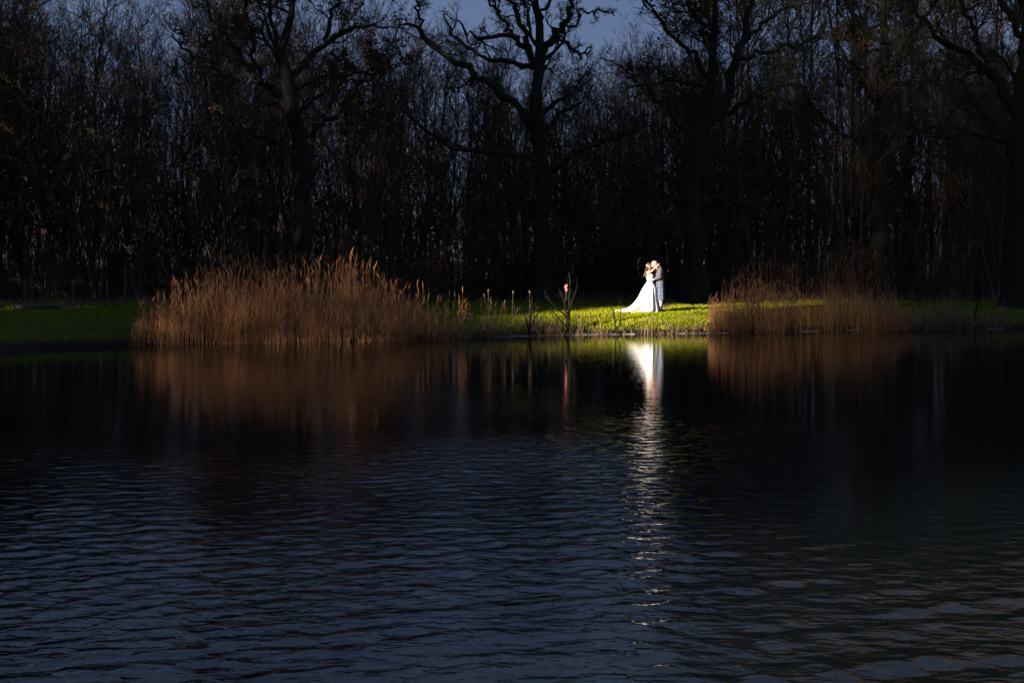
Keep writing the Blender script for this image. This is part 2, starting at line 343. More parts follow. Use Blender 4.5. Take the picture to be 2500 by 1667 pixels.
# ------------------------------------------------------------------ trees
def grow(S, D, Ln, r0, r1, n, gnarl, up, g):
    m = len(S); P = np.empty((m, n, 3)); P[:, 0] = S; d = unit(D); step = (Ln / (n - 1))[:, None]
    for k in range(1, n):
        d = unit(d + g.normal(0, gnarl, (m, 3)) + np.array([0, 0, up]))
        P[:, k] = P[:, k - 1] + d * step
    t = np.linspace(0, 1, n)[None]
    return P, r0[:, None] * (1 - t) + r1[:, None] * t
def spawn(P, R, cnt, f0, f1, ang, lf, g, lens, lj=0.35, flat=0.0):
    m, n, _ = P.shape
    f = (f0 + (f1 - f0) * (np.arange(cnt)[None] + g.random((m, cnt))) / cnt) * (n - 1)
    i = np.clip(f.astype(int), 0, n - 2); fr = (f - i)[..., None]; mi = np.arange(m)[:, None]
    S = P[mi, i] * (1 - fr) + P[mi, i + 1] * fr; T = unit(P[mi, i + 1] - P[mi, i]); r = R[mi, i] * (1 - fr[..., 0]) + R[mi, i + 1] * fr[..., 0]
    q = unit(g.normal(0, 1, S.shape) * np.array([1, 1 - flat, 1])); q = unit(q - (q * T).sum(-1, keepdims=True) * T)
    a = rad(ang) * (0.7 + 0.6 * g.random((m, cnt, 1)))
    D = T * np.cos(a) + q * np.sin(a)
    ln = lens[:, None] * lf * (1 - lj + 2 * lj * g.random((m, cnt))) * (1.15 - 0.55 * f / (n - 1))
    return S.reshape(-1, 3), D.reshape(-1, 3), ln.ravel(), r.ravel()

def resample(P, n):
    P = np.asarray(P, float); dd = np.r_[0, np.cumsum(np.linalg.norm(np.diff(P[:, :3], axis=0), axis=1))]
    t = np.linspace(0, dd[-1], n); return np.stack([np.interp(t, dd, P[:, k]) for k in range(P.shape[1])], -1)

def leaf_cards(bag, pts, size, g, n_each=1):
    m = len(pts) * n_each; p = np.repeat(pts, n_each, 0) + g.normal(0, size * 0.8, (m, 3))
    a = unit(g.normal(0, 1, (m, 3))); b = unit(np.cross(a, g.normal(0, 1, (m, 3)))); s = size * (0.5 + g.random((m, 1)))
    V = np.stack([p - a * s, p + b * s * 0.5 + np.cross(a, b) * s * 0.15, p + a * s, p - b * s * 0.5 + np.cross(a, b) * s * 0.15], 1)
    bag.add(V.reshape(-1, 3), quads=np.arange(m * 4).reshape(-1, 4), col=np.repeat(g.random(m), 4))

def hero_oak(name, label, d, trunk, limbs, seed, tw=(7, 6, 5, 3), leaves=0, cat='tree', up=0.02, lens2=0.42):
    """trunk/limbs: (column, row, half width) lists giving the real outline of the tree at its own distance d"""
    g = np.random.default_rng(seed); base = at(trunk[0][0], trunk[0][1], d); s = d / F
    base[2] = float(gz(np.array([base[0]]), np.array([base[1]]))[0]) - 0.05
    root = empty(name, base); tag(root, label, cat)
    tb, cb = Bag(), Bag()
    def line(pl, n, depth):
        Q = np.array([[*at(a, b, d), c * s] for a, b, c in pl]); Q[:, :3] -= base
        Q = resample(Q, n); t = np.linspace(0, 1, n); Q[:, 1] += depth * t * t ** 0.2
        Q[1:-1, :3] += g.normal(0, 0.085, (n - 2, 3)); Q[:, 3] *= 1 + 0.10 * g.normal(0, 1, n); return Q
    tr = line(trunk, 18, 0.0); tr[0, 2] = 0; tr[0, 3] *= 1.6; tr[1, 3] *= 1.12
    tb.tubes(tr[None, :, :3], tr[None, :, 3], 10)
    LP = []
    for k, l in enumerate(limbs):
        depth = g.normal(0, 1.8) if len(l) > 3 else g.normal(0, 0.8)
        q = line(l, 17, depth); LP.append(q); tb.tubes(q[None, :, :3], q[None, :, 3], 7)
    # limbs that run towards and away from the viewer fill the crown in depth
    P = np.array([q[:, :3] for q in LP]); R = np.array([q[:, 3] for q in LP]); ln = np.linalg.norm(P[:, -1] - P[:, 0], axis=1)
    top = tr[8:][None]
    S, D, l2, r = spawn(top[:, :, :3], top[:, :, 3], 7, 0.05, 0.95, 55, 1, g, np.array([ln.mean() * 0.75])); D[:, 1] *= 2.2
    P0, R0 = grow(S, D, l2, np.minimum(r * 0.5, 0.14), np.full(len(S), 0.02), 17, 0.20, 0.06, g); tb.tubes(P0, R0, 6)
    P = np.concatenate([P, P0]); R = np.concatenate([R, R0]); ln = np.r_[ln, l2]
    specs = [(tw[0], lens2, 0.045, 0.012, 8, 0.24), (tw[1], 0.50, 0.020, 0.008, 6, 0.26), (tw[2], 0.52, 0.011, 0.006, 4, 0.24), (tw[3], 0.6, 0.007, 0.004, 3, 0.2)]
    tips = None
    for k, (cnt, lf, rm, re, n, gn) in enumerate(specs):
        S, D, ln, r = spawn(P, R, cnt, 0.18 if k else 0.25, 1.0, 48, lf, g, np.maximum(ln, 0.5 if k < 2 else 0.25))
        P, R = grow(S, D, ln, np.minimum(r * 0.75, rm), np.full(len(S), re), n, gn, up + 0.03, g)
        (cb.tubes(P, R, 5 if k == 0 else 3) if k < 2 else cb.ribbons(P, R * 1.15, g)); tips = P[:, -1]
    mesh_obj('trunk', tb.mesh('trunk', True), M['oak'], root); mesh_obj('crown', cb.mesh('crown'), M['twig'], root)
    if leaves:
        lb = Bag(); sel = tips[g.random(len(tips)) < leaves]
        cl = vnoise(sel[:, 0] * 1.1 + 20, sel[:, 2] * 1.1 + 20, seed); sel = sel[cl > 0.45]
        leaf_cards(lb, sel, 0.075, g, 3); mesh_obj('dead_leaves', lb.mesh('dead_leaves'), M['oakleaf'], root)
    return root

hero_oak('oak_tree', 'big bare oak with long limb spreading out over the open sky gap', 60,
    [(1325, 742, 25), (1322, 640, 21), (1325, 520, 19), (1322, 400, 19), (1318, 310, 17), (1315, 200, 15), (1312, 150, 13), (1318, 90, 10), (1312, 30, 8), (1310, -60, 6), (1316, -150, 3)],
    [[(1312, 318, 11), (1260, 262, 10), (1210, 215, 9.5), (1160, 175, 9), (1110, 150, 8), (1060, 110, 7), (1030, 75, 6), (1012, 45, 4.5), (985, 55, 3), (970, 52, 2)],
     [(1035, 80, 4), (1022, 30, 3.5), (1012, -25, 3), (990, -60, 2)],
     [(1162, 178, 4), (1140, 200, 3), (1110, 222, 2)],
     [(1306, 168, 7), (1260, 156, 6), (1215, 145, 6), (1180, 130, 5), (1150, 110, 5), (1110, 78, 4), (1090, 40, 3), (1072, 0, 2.5)],
     [(1306, 155, 9), (1285, 125, 8), (1262, 100, 7), (1235, 84, 6), (1205, 88, 5), (1175, 102, 4), (1130, 75, 3), (1118, 50, 2)],
     [(1262, 100, 5), (1236, 62, 4.5), (1216, 30, 4), (1196, -12, 3)],
     [(1295, 135, 8), (1280, 85, 7), (1262, 40, 6), (1246, 0, 5), (1230, -60, 3)],
     [(1318, 135, 11), (1345, 95, 10), (1366, 70, 9), (1386, 40, 8), (1396, 0, 6), (1412, -70, 4)],
     [(1366, 72, 4), (1400, 56, 3.4), (1422, 28, 3), (1455, 35, 2.6), (1475, 22, 2.2), (1502, 36, 1.6)],
     [(1355, 88, 4), (1385, 110, 3.5), (1410, 130, 3), (1445, 108, 2)],
     [(1322, 402, 9), (1240, 378, 8), (1168, 362, 7), (1100, 356, 7), (1067, 343, 6), (1038, 314, 5), (994, 274, 4), (969, 249, 2.5)],
     [(1325, 425, 9), (1390, 382, 8), (1430, 352, 7), (1470, 350, 5), (1512, 345, 4), (1545, 328, 2.5)],
     [(1318, 330, 6), (1352, 298, 5), (1380, 270, 4), (1420, 250, 3), (1450, 200, 2)],
     [(1318, 60, 6), (1330, 10, 5), (1350, -50, 4), (1360, -110, 2)]], 11, tw=(6, 6, 4, 3), lens2=0.36)
hero_oak('oak_tree', 'bare oak still holding clumps of dead brown leaves behind the tall reed bed', 58,
    [(742, 748, 24), (743, 600, 21), (741, 480, 19), (738, 360, 18), (716, 260, 17), (700, 200, 14), (692, 130, 11), (700, 60, 9), (710, -30, 6), (714, -120, 3)],
    [[(714, 262, 10), (660, 215, 9), (620, 190, 8), (580, 130, 7), (540, 80, 5), (505, 20, 4), (480, -40, 2)],
     [(620, 190, 6), (560, 185, 5), (500, 150, 4), (450, 120, 3), (420, 90, 2)],
     [(702, 205, 10), (740, 150, 9), (790, 100, 7), (835, 62, 6), (880, 45, 4), (935, 50, 2)],
     [(740, 335, 8), (800, 290, 7), (850, 215, 5), (880, 150, 4), (915, 120, 2)],
     [(790, 100, 6), (810, 40, 5), (820, -20, 4), (835, -80, 2)],
     [(640, 200, 6), (620, 120, 5), (625, 50, 4), (610, -30, 3)],
     [(693, 140, 7), (670, 80, 6), (660, 20, 5), (650, -60, 3)],
     [(741, 400, 8), (680, 350, 7), (620, 330, 5), (560, 290, 4), (520, 240, 2)],
     [(860, 200, 4), (900, 190, 3.5), (930, 160, 3), (945, 120, 2)]], 12, tw=(6, 6, 4, 3), leaves=0.55)
hero_oak('oak_tree', 'twin stemmed bare oak with drooping lower boughs standing behind the couple', 59,
    [(1692, 745, 27), (1690, 640, 24), (1688, 540, 23), (1690, 440, 21), (1702, 340, 18), (1716, 262, 15), (1730, 190, 13), (1745, 120, 10), (1740, 50, 8), (1746, -40, 5), (1750, -140, 3)],
    [[(1702, 345, 14), (1760, 280, 13), (1790, 200, 12), (1800, 150, 11), (1823, 97, 9), (1830, 30, 7), (1842, -50, 5), (1850, -130, 3)],
     [(1800, 150, 6), (1860, 130, 5), (1930, 125, 4), (1990, 90, 2.5)],
     [(1823, 97, 6), (1870, 50, 5), (1920, 20, 4), (1960, -40, 2)],
     [(1730, 195, 8), (1690, 140, 6), (1640, 110, 5), (1590, 70, 4), (1545, 35, 2)],
     [(1742, 110, 7), (1700, 60, 6), (1660, 20, 5), (1620, -40, 3)],
     [(1700, 340, 8), (1640, 290, 6), (1590, 230, 5), (1540, 190, 3), (1515, 170, 2)],
     [(1690, 480, 8), (1640, 492, 6), (1580, 530, 5), (1530, 570, 3), (1490, 560, 2)],
     [(1690, 520, 7), (1650, 540, 5), (1610, 575, 4), (1560, 600, 2)],
     [(1690, 500, 8), (1750, 488, 6), (1820, 500, 5), (1890, 520, 3)],
     [(1690, 450, 7), (1590, 430, 5), (1520, 460, 4), (1480, 520, 2.5), (1455, 500, 1.5)],
     [(1760, 285, 7), (1830, 240, 6), (1890, 220, 5), (1950, 230, 3)]], 13, tw=(8, 7, 5, 3), leaves=0.10)
hero_oak('oak_tree', 'tall bare oak with upright forked stem behind the shorter reed bed', 63,
    [(2150, 738, 22), (2150, 500, 20), (2146, 320, 17), (2150, 200, 14), (2160, 100, 11), (2152, 20, 8), (2150, -60, 6), (2155, -160, 3)],
    [[(2150, 195, 9), (2200, 135, 8), (2240, 60, 6), (2285, 0, 5), (2310, -70, 3)],
     [(2147, 260, 9), (2100, 200, 7), (2060, 140, 5), (2015, 100, 3)],
     [(2147, 330, 8), (2230, 325, 7), (2300, 300, 5), (2360, 240, 3)],
     [(2150, 350, 8), (2060, 330, 6), (1980, 250, 5), (1940, 200, 3)],
     [(2158, 110, 7), (2110, 50, 6), (2080, -20, 4), (2050, -80, 2)],
     [(2152, 230, 8), (2220, 200, 7), (2290, 190, 6), (2340, 150, 4), (2370, 100, 2)],
     [(2155, 60, 6), (2190, 0, 5), (2210, -70, 3)]], 14, tw=(8, 7, 5, 3), leaves=0.12)
hero_oak('oak_tree', 'massive dark trunked oak with thick slanting bough beyond the shallow end bank', 55,
    [(2492, 748, 36), (2486, 600, 31), (2490, 450, 29), (2497, 300, 27), (2503, 200, 24), (2508, 80, 19), (2514, -40, 14), (2520, -160, 7)],
    [[(2490, 300, 15), (2452, 195, 13), (2410, 152, 11), (2370, 125, 9), (2320, 70, 7), (2290, 15, 5), (2270, -50, 3)],
     [(2503, 140, 11), (2472, 70, 9), (2442, 20, 7), (2420, -50, 4)],
     [(2488, 350, 10), (2400, 335, 8), (2320, 332, 6), (2240, 340, 4), (2190, 320, 2)],
     [(2490, 400, 9), (2430, 290, 7), (2395, 245, 5), (2370, 180, 3)],
     [(2505, 160, 12), (2560, 90, 10), (2600, 10, 7), (2640, -60, 4)],
     [(2410, 152, 7), (2390, 80, 6), (2385, 20, 5), (2375, -50, 3)]], 15, tw=(8, 7, 5, 3))

# the young wood behind: a few growth forms, then individuals
def wood_proto(seed, height, spread, nl, crown_lo, multi=1, r0=0.105):
    g = np.random.default_rng(seed); tb, cb = Bag(), Bag()
    S = np.c_[g.normal(0, 0.18, (multi, 2)), np.full(multi, -0.1)]; D = np.c_[g.normal(0, 0.10 if multi > 1 else 0.03, (multi, 2)), np.ones(multi)]
    P, R = grow(S, D, np.full(multi, height) * (0.85 + 0.15 * g.random(multi)), np.full(multi, r0 if multi == 1 else 0.075), np.full(multi, 0.012), 14, 0.045, 0.04, g)
    R[:, 0] *= 1.35; tb.tubes(P, R, 7)
    ln = np.full(multi, height)
    S, D, ln, r = spawn(P, R, nl // multi, crown_lo, 0.98, 42, spread, g, ln); P, R = grow(S, D, ln, np.minimum(r * 0.6, 0.035), np.full(len(S), 0.010), 8, 0.12, 0.10, g); cb.tubes(P, R, 4)
    for cnt, lf, rm, re, n in ((7, 0.45, 0.016, 0.008, 5), (5, 0.5, 0.010, 0.006, 4), (2, 0.65, 0.008, 0.005, 2)):
        S, D, ln, r = spawn(P, R, cnt, 0.2, 1, 40, lf, g, np.maximum(ln, 0.35)); P, R = grow(S, D, ln, np.minimum(r * 0.7, rm), np.full(len(S), re), n, 0.16, 0.09, g); (cb.tubes(P, R, 3) if n > 4 else cb.ribbons(P, R * 1.15, g))
    return tb.mesh('trunk', True), cb.mesh('crown')
protos = [wood_proto(31, 12.0, 0.26, 26, 0.30), wood_proto(32, 11.0, 0.24, 28, 0.18), wood_proto(33, 12.5, 0.30, 24, 0.38), wood_proto(34, 10.0, 0.28, 28, 0.16, 2), wood_proto(35, 11.5, 0.25, 27, 0.22, 3), wood_proto(36, 12.0, 0.27, 30, 0.60, 1, 0.05), wood_proto(37, 12.0, 0.30, 30, 0.56, 1, 0.055)]
for a, b in protos: a.materials.append(M['wood']); b.materials.append(M['woodtwig'])
labels = {0: ('slender bare young tree crowded in the dark wood', 'slender single stemmed trees of the wood'),
          1: ('bare forked young tree crowded in the dark wood', 'forked trees of the wood')}
def plant(pi, x, y, sc, rz, tilt, tall=False):
    root = empty('woodland_tree', (x, y, float(gz(np.array([x]), np.array([y]))[0]) - 0.03), rz); root.scale = (sc * 1.02, sc * 1.02, sc); root.rotation_euler = (tilt[0], tilt[1], rz)
    lab, grp = labels[1 if pi in (3, 4) else 0]; tag(root, lab, 'tree', grp)
    if tall: tag(root, 'very tall bare tree towering over the rest of the wood behind the shorter reeds', 'tree', 'tall trees behind the shorter reeds')
    for nm, me_ in zip(('trunk', 'crown'), protos[pi]): mesh_obj(nm, me_, None, root)
def wood_height(px):                     # how high the wood stands along the bank
    return np.interp(px, [-300, 0, 250, 420, 520, 850, 1000, 1450, 1600, 1900, 2200, 2500, 2800], [16.0, 15.2, 14.6, 14.2, 13.6, 13.2, 12.3, 11.8, 12.0, 12.2, 12.4, 12.8, 13.5])
pts = []
tries = 0
while len(pts) < 150 and tries < 20000:
    tries += 1
    y = 63.5 + 26 * rng.random() ** 1.2; px = rng.uniform(-260, 2760); x = X(px, y)
    if all((x - a) ** 2 + (y - b) ** 2 > 1.5 for a, b, _ in pts): pts.append((x, y, px))
for x, y, px in pts:
    gap = math.exp(-((px - 1090) / 60) ** 2)
    if gap > 0.5 and y > 84: continue    # a thin place in the wood where sky shows low down
    hgt = wood_height(px) * (1 + 0.55 * (y - 64) / 64) * rng.uniform(0.84, 1.06)
    plant(int(rng.integers(0, 5)), x, y, hgt / 11.5, rng.uniform(0, 6.28), rng.normal(0, 0.025, 2))
for px in (1830, 1900, 1960, 2025, 2085, 2140, 2200, 2265, 2330, 2400, 2460, 2560, 2640, 2700, 2790, 1865, 1985, 2060, 2110, 2180, 2240, 2300, 2370, 2430, 2500, 2600, 2680, 2750):
    y = rng.uniform(76, 92); plant(5 + int(rng.integers(0, 2)), X(px, y), y, rng.uniform(2.0, 2.5), rng.uniform(0, 6.28), rng.normal(0, 0.02, 2), True)

# tall trees with close crowns rise behind the right hand reeds, then scrub along the edge of the wood
def scrub_proto(seed, h, n0):
    g = np.random.default_rng(seed); b = Bag(); S = np.c_[g.normal(0, 0.25, (n0, 2)), np.full(n0, -0.05)]; D = np.c_[g.normal(0, 0.4, (n0, 2)), np.ones(n0)]
    ln = h * (0.6 + 0.6 * g.random(n0)); P, R = grow(S, D, ln, np.full(n0, 0.012), np.full(n0, 0.005), 8, 0.15, -0.03, g); b.tubes(P, R, 4)
    for cnt, lf in ((5, 0.45), (4, 0.5), (3, 0.5)):
        S, D, ln, r = spawn(P, R, cnt, 0.2, 1, 50, lf, g, ln); P, R = grow(S, D, ln, np.minimum(r, 0.007), np.full(len(S), 0.0035), 4, 0.2, 0.0, g); b.tubes(P, R, 3)
    return b.mesh('stems')
scr = [scrub_proto(41, 2.2, 14), scrub_proto(42, 1.6, 16), scrub_proto(43, 3.0, 12)]
for s_ in scr: s_.materials.append(M['bramble'])
for k in range(60):
    px = rng.uniform(-60, 2560); y = rng.uniform(60.5, 70) + (0 if px > 500 else -4.5 * (500 - px) / 500); x = X(px, y); o = mesh_obj('scrub_bush', scr[int(rng.integers(0, 3))], None, None, (x, y, float(gz(np.array([x]), np.array([y]))[0])))
    o.rotation_euler = (0, 0, rng.uniform(0, 6.28)); sc = rng.uniform(0.7, 1.15); o.scale = (sc * 1.2, sc * 1.2, sc)
    tag(o, 'tangled leafless bramble bush at the edge of the wood', 'bush', 'bramble bushes under the trees')

# the thicket deeper in the wood reads as one mass of upright stems
g = np.random.default_rng(44); n = 4800; ty = 64.5 + 40 * g.random(n) ** 1.0; tpx = g.uniform(-350, 2850, n); tx = X(tpx, ty)
ok = ~((np.abs(tpx - 1090) < 50) & (g.random(n) < 0.35)); tx, ty, tpx = tx[ok], ty[ok], tpx[ok]; n = len(tx)
b = Bag(); top = wood_height(tpx) * 0.95 * (1 + 0.5 * (ty - 64) / 64); hh = np.where(g.random(n) < 0.35, g.uniform(1.0, 3.5, n), top * g.uniform(0.35, 1.0, n))
P, R = grow(np.c_[tx, ty, gz(tx, ty, np.full(n, 20.0)) - 0.05], np.c_[g.normal(0, 0.13, (n, 2)), np.ones(n)], hh, 0.010 + 0.0028 * hh, np.full(n, 0.006), 6, 0.08, 0.03, g); b.tubes(P, R, 3)
S, D, l2, r = spawn(P, R, 9, 0.15, 1, 45, 0.20, g, hh); P, R = grow(S, D, l2, np.minimum(r * 0.8, 0.014), np.full(len(S), 0.006), 4, 0.14, 0.06, g); b.ribbons(P, R, g)
S, D, l2, r = spawn(P, R, 3, 0.2, 1, 45, 0.55, g, l2); P, R = grow(S, D, l2, np.minimum(r * 0.8, 0.010), np.full(len(S), 0.006), 2, 0.14, 0.06, g); b.ribbons(P, R, g)
tag(mesh_obj('thicket', b.mesh('thicket'), M['woodtwig']), 'dense brown thicket of thin stems filling the depth of the wood', 'thicket', kind='stuff')

def leafy_bush(name, label, px, d, h, wd, n, size, matl, seed, lo=0.1, cat='bush'):
    g = np.random.default_rng(seed); x = X(px, d); root = empty(name, (x, d, float(gz(np.array([x]), np.array([d]))[0]) - 0.02)); tag(root, label, cat)
    b = Bag(); S = np.zeros((6, 3)); D = np.c_[g.normal(0, 0.28, (6, 2)), np.ones(6)]; ln = np.full(6, h * 0.9)
    P, R = grow(S, D, ln, np.full(6, 0.03), np.full(6, 0.008), 8, 0.12, 0.05, g); b.tubes(P, R, 5)
    S, D, ln, r = spawn(P, R, 9, lo, 1, 62, wd / h * 0.6, g, ln); P, R = grow(S, D, ln, np.minimum(r, 0.012), np.full(len(S), 0.004), 5, 0.18, 0.02, g); b.tubes(P, R, 3)
    S, D, l2, r = spawn(P, R, 4, 0.2, 1, 50, 0.5, g, ln); P2, R2 = grow(S, D, l2, np.minimum(r, 0.007), np.full(len(S), 0.003), 4, 0.2, 0.0, g); b.tubes(P2, R2, 3)
    mesh_obj('branches', b.mesh('branches'), M['bramble'], root)
    pts_ = P2.reshape(-1, 3); pts_ = pts_[g.integers(0, len(pts_), n)]
    lb = Bag(); leaf_cards(lb, pts_, size, g); mesh_obj('leaves', lb.mesh('leaves'), matl, root)
leafy_bush('holly_bush', 'dark evergreen holly bush standing right behind the couple', 1535, 62, 3.0, 2.6, 5200, 0.06, M['holly'], 51)
leafy_bush('holly_bush', 'low dark evergreen holly bush between the lakeside sapling and the couple', 1440, 63.5, 1.9, 2.2, 2600, 0.06, M['holly'], 52)
leafy_bush('beech_sapling', 'small beech sapling holding rust red leaves beside the tall reed bed', 1055, 59.5, 1.9, 1.7, 420, 0.05, M['beech'], 53, 0.45)
leafy_bush('beech_sapling', 'beech sapling with scattered rust leaves behind the shorter reed bed', 2085, 62.5, 2.3, 2.6, 300, 0.05, M['beech'], 54, 0.4)

# ------------------------------------------------------------------ unseen spruces added past the left end to block the low sun
COUPLE = np.array([4.75, 50.3, 1.6])
Uv = np.array([math.sin(SUN_AZ), -math.cos(SUN_AZ), 0]); Vv = np.array([math.cos(SUN_AZ) * math.sin(SUN_EL), math.sin(SUN_AZ) * math.sin(SUN_EL), math.cos(SUN_EL)])
def openness(p):                         # foliage cut away to shape sunbeams for the couple and the reeds
    q = p - COUPLE; u = q @ Uv; v = q @ Vv
    def box(a, lo, hi, s): return 1 / (1 + np.exp(-(a - lo) / s)) / (1 + np.exp((a - hi) / s))
    up = 1 / (1 + np.exp(-(v + 0.75) / 0.12))          # the opening narrows towards its top
    core = 1.03 * box(u, -2.2, 3.8, 0.14) * box(v + 0.4 * np.clip(u, 0, 3), -2.35, 2.4, 0.14) * box(v, -9, 1.7, 0.14) * (1 - up * (1 - box(u, -1.9, 1.5, 0.14)))
    halo = 0.45 * box(u, -2.5, 4.5, 0.4) * box(v, -2.9, 0.6, 0.4)
    reed = 0.80 * box(u, -7.5, -0.2, 0.6) * box(v, -7.0, -2.0, 0.5)
    thin = 0.80 * box(u, 3.2, 8.0, 0.4) * box(v, -2.0, 1.0, 0.4)
    return np.maximum(np.maximum(core, thin), np.maximum(halo, reed))
def spruce(x, y, h, seed, n=2300):
    g = np.random.default_rng(seed); z0 = float(gz(np.array([x]), np.array([y]))[0]) - 0.05
    root = empty('shade_spruce', (x, y, z0)); tag(root, 'added spruce out of view that screens the pond from the low sun', 'tree', 'added spruces that shape the sunlight')
    tb = Bag(); zz = np.linspace(0, h, 10); tb.tubes(np.c_[np.zeros(10), np.zeros(10), zz][None], ((0.17 if n > 3000 else 0.32) * (1 - zz / h) + 0.015)[None], 8); mesh_obj('trunk', tb.mesh('trunk', True), M['wood'], root)
    t = np.clip(1 - g.random(n) ** 0.72, 0.01, 0.99); r_max = (1.5 + 3.4 * (1 - t)); rr = r_max * np.sqrt(g.random(n)); th = g.random(n) * 6.283
    p = np.c_[rr * np.cos(th), rr * np.sin(th), t * h - 0.22 * rr + 0.6]; p[:, 2] = np.maximum(p[:, 2], 0.3)
    keep = g.random(n) > openness(p + np.array([x, y, z0])); p = p[keep]; rr = rr[keep]; th = th[keep]; m = len(p)
    od = np.c_[np.cos(th), np.sin(th), np.full(m, -0.25)] + g.normal(0, 0.25, (m, 3)); od = unit(od); sd_ = unit(np.cross(od, g.normal(0, 1, (m, 3)))); s = 0.30 + 0.2 * g.random((m, 1))
    V = np.stack([p - od * s * 0.5, p + sd_ * s * 0.55, p + od * s, p - sd_ * s * 0.55], 1)
    b = Bag(); b.add(V.reshape(-1, 3), quads=np.arange(m * 4).reshape(-1, 4)); mesh_obj('crown', b.mesh('crown'), M['spruce'], root)
belt = np.array([(-40, -34), (-37, -8), (-35, 12), (-27, 27), (-31, 60), (-38, 86)], float); k = 0
for row, (off, step, hh) in enumerate([(0, 4.3, 33), (5.0, 4.3, 39), (10.5, 4.0, 44), (17, 3.4, 47)]):
    seg = np.linalg.norm(np.diff(belt, axis=0), axis=1); tot = seg.sum(); cum = np.r_[0, np.cumsum(seg)]
    for dd in np.arange(step * 0.5 * (row % 2), tot, step):
        k += 1; x = float(np.interp(dd, cum, belt[:, 0])) + L[0] * off + rng.normal(0, 0.35); y = float(np.interp(dd, cum, belt[:, 1])) + L[1] * off + rng.normal(0, 0.35)
        u = (np.array([x, y, 10.0]) - COUPLE) @ Uv; gap = -2.6 < u < 4.7
        if row == 3 and not -3.5 < u < 10: continue
        if gap and row in (1, 3) and -1.5 < u < 3.1: continue         # trees left out to clear the beam
        if gap and row == 0 and -2.3 < u < 3.9: spruce(x, y, 10.5, 700 + k, 700); continue
        spruce(x, y, hh * rng.uniform(0.94, 1.06), 600 + k, 3600 if -5 < u < 7.5 else 2100)

# distant wood beyond the field
g = np.random.default_rng(5); n = 16000; hx = g.uniform(-120, 120, n); hy = 190 + g.normal(0, 3, n); hh = (8.5 + 7 * vnoise(hx * 0.09 + 40, hx * 0 + 3.3, 9)) * g.random(n) ** 0.8
keep = ~((np.abs(hh - 5.2 - 1.5 * vnoise(hx * 0.2, hx * 0 + 8, 6)) < 0.7) & (vnoise(hx * 0.35 + 3, hx * 0 + 5, 12) > 0.55))
b = Bag(); leaf_cards(b, np.c_[hx, hy, 0.7 + hh][keep], 0.75, g)
tag(mesh_obj('distant_wood', b.mesh('distant_wood'), M['hedge']), 'dark distant belt of trees across the far field', 'wood', kind='stuff')

# ------------------------------------------------------------------ grass
def scatter_blades(n, xlo, xhi, ylo, yhi, h0, h1, smin, smax, wd, g, dens=None):
    x = g.uniform(xlo, xhi, n); y = g.uniform(ylo, yhi, n); s = sdist(x, y); ok = (s > smin) & (s < smax)
    if dens is not None: ok &= g.random(n) < dens(x, y, s)
    x, y, s = x[ok], y[ok], s[ok]; z = gz(x, y, s); m = len(x); h = h0 + (h1 - h0) * g.random(m) ** 1.5
    a = g.random(m) * 6.283; lean = 0.35 * g.random(m) + 0.1; b = a + g.normal(0, 1.2, m) + 1.57
    p = np.c_[x, y, z - 0.01]; sd_ = np.c_[np.cos(b), np.sin(b), np.zeros(m)] * (wd * (0.7 + 0.6 * g.random((m, 1))))
    tip = p + np.c_[np.cos(a) * lean * h, np.sin(a) * lean * h, h]; mid = p + (tip - p) * 0.55 - np.c_[np.cos(a), np.sin(a), np.zeros(m)] * (lean * h * 0.15)[:, None] + np.array([0, 0, 0.0])
    V = np.stack([p - sd_, p + sd_, mid + sd_ * 0.7, mid - sd_ * 0.7, tip], 1); i = np.arange(m)[:, None] * 5
    b_ = Bag(); b_.add(V.reshape(-1, 3), quads=(i + np.array([0, 1, 2, 3])), tris=(i + np.array([3, 2, 4])), col=np.repeat(np.clip(g.normal(0.5, 0.25, m), 0, 1), 5)); return b_
g = np.random.default_rng(61)
b = scatter_blades(108000, -3, 15, 43.5, 57, 0.035, 0.11, 0.25, 9, 0.009, g, lambda x, y, s: np.where(y < 53, 1.0, 0.5))
tag(mesh_obj('grass', b.mesh('grass'), M['grass']), 'short green grass on the sunlit bank around the couple', 'grass', kind='stuff')
b = scatter_blades(65000, -18, 21, 35, 61, 0.04, 0.13, 0.3, 15, 0.013, g, lambda x, y, s: np.where((x > -3) & (x < 15) & (y < 57), 0.05, 0.8))
tag(mesh_obj('grass', b.mesh('grass'), M['grass']), 'dim mown grass strip running along the foot of the wood', 'grass', kind='stuff')
b = scatter_blades(60000, -20, 26, 50, 66, 0.15, 0.6, 4, 30, 0.008, g, lambda x, y, s: np.exp(-((y - np.interp(x, [-20, -6, 0, 26], [51.5, 58.5, 60.6, 62])) / 1.0) ** 2) * (0.15 + 0.85 * (vnoise(x * 0.7 + 9, y * 0.7, 4) > 0.5)))
tag(mesh_obj('dry_grass', b.mesh('dry_grass'), M['drygrass']), 'straw coloured dead grass along the wire fence', 'grass', kind='stuff')

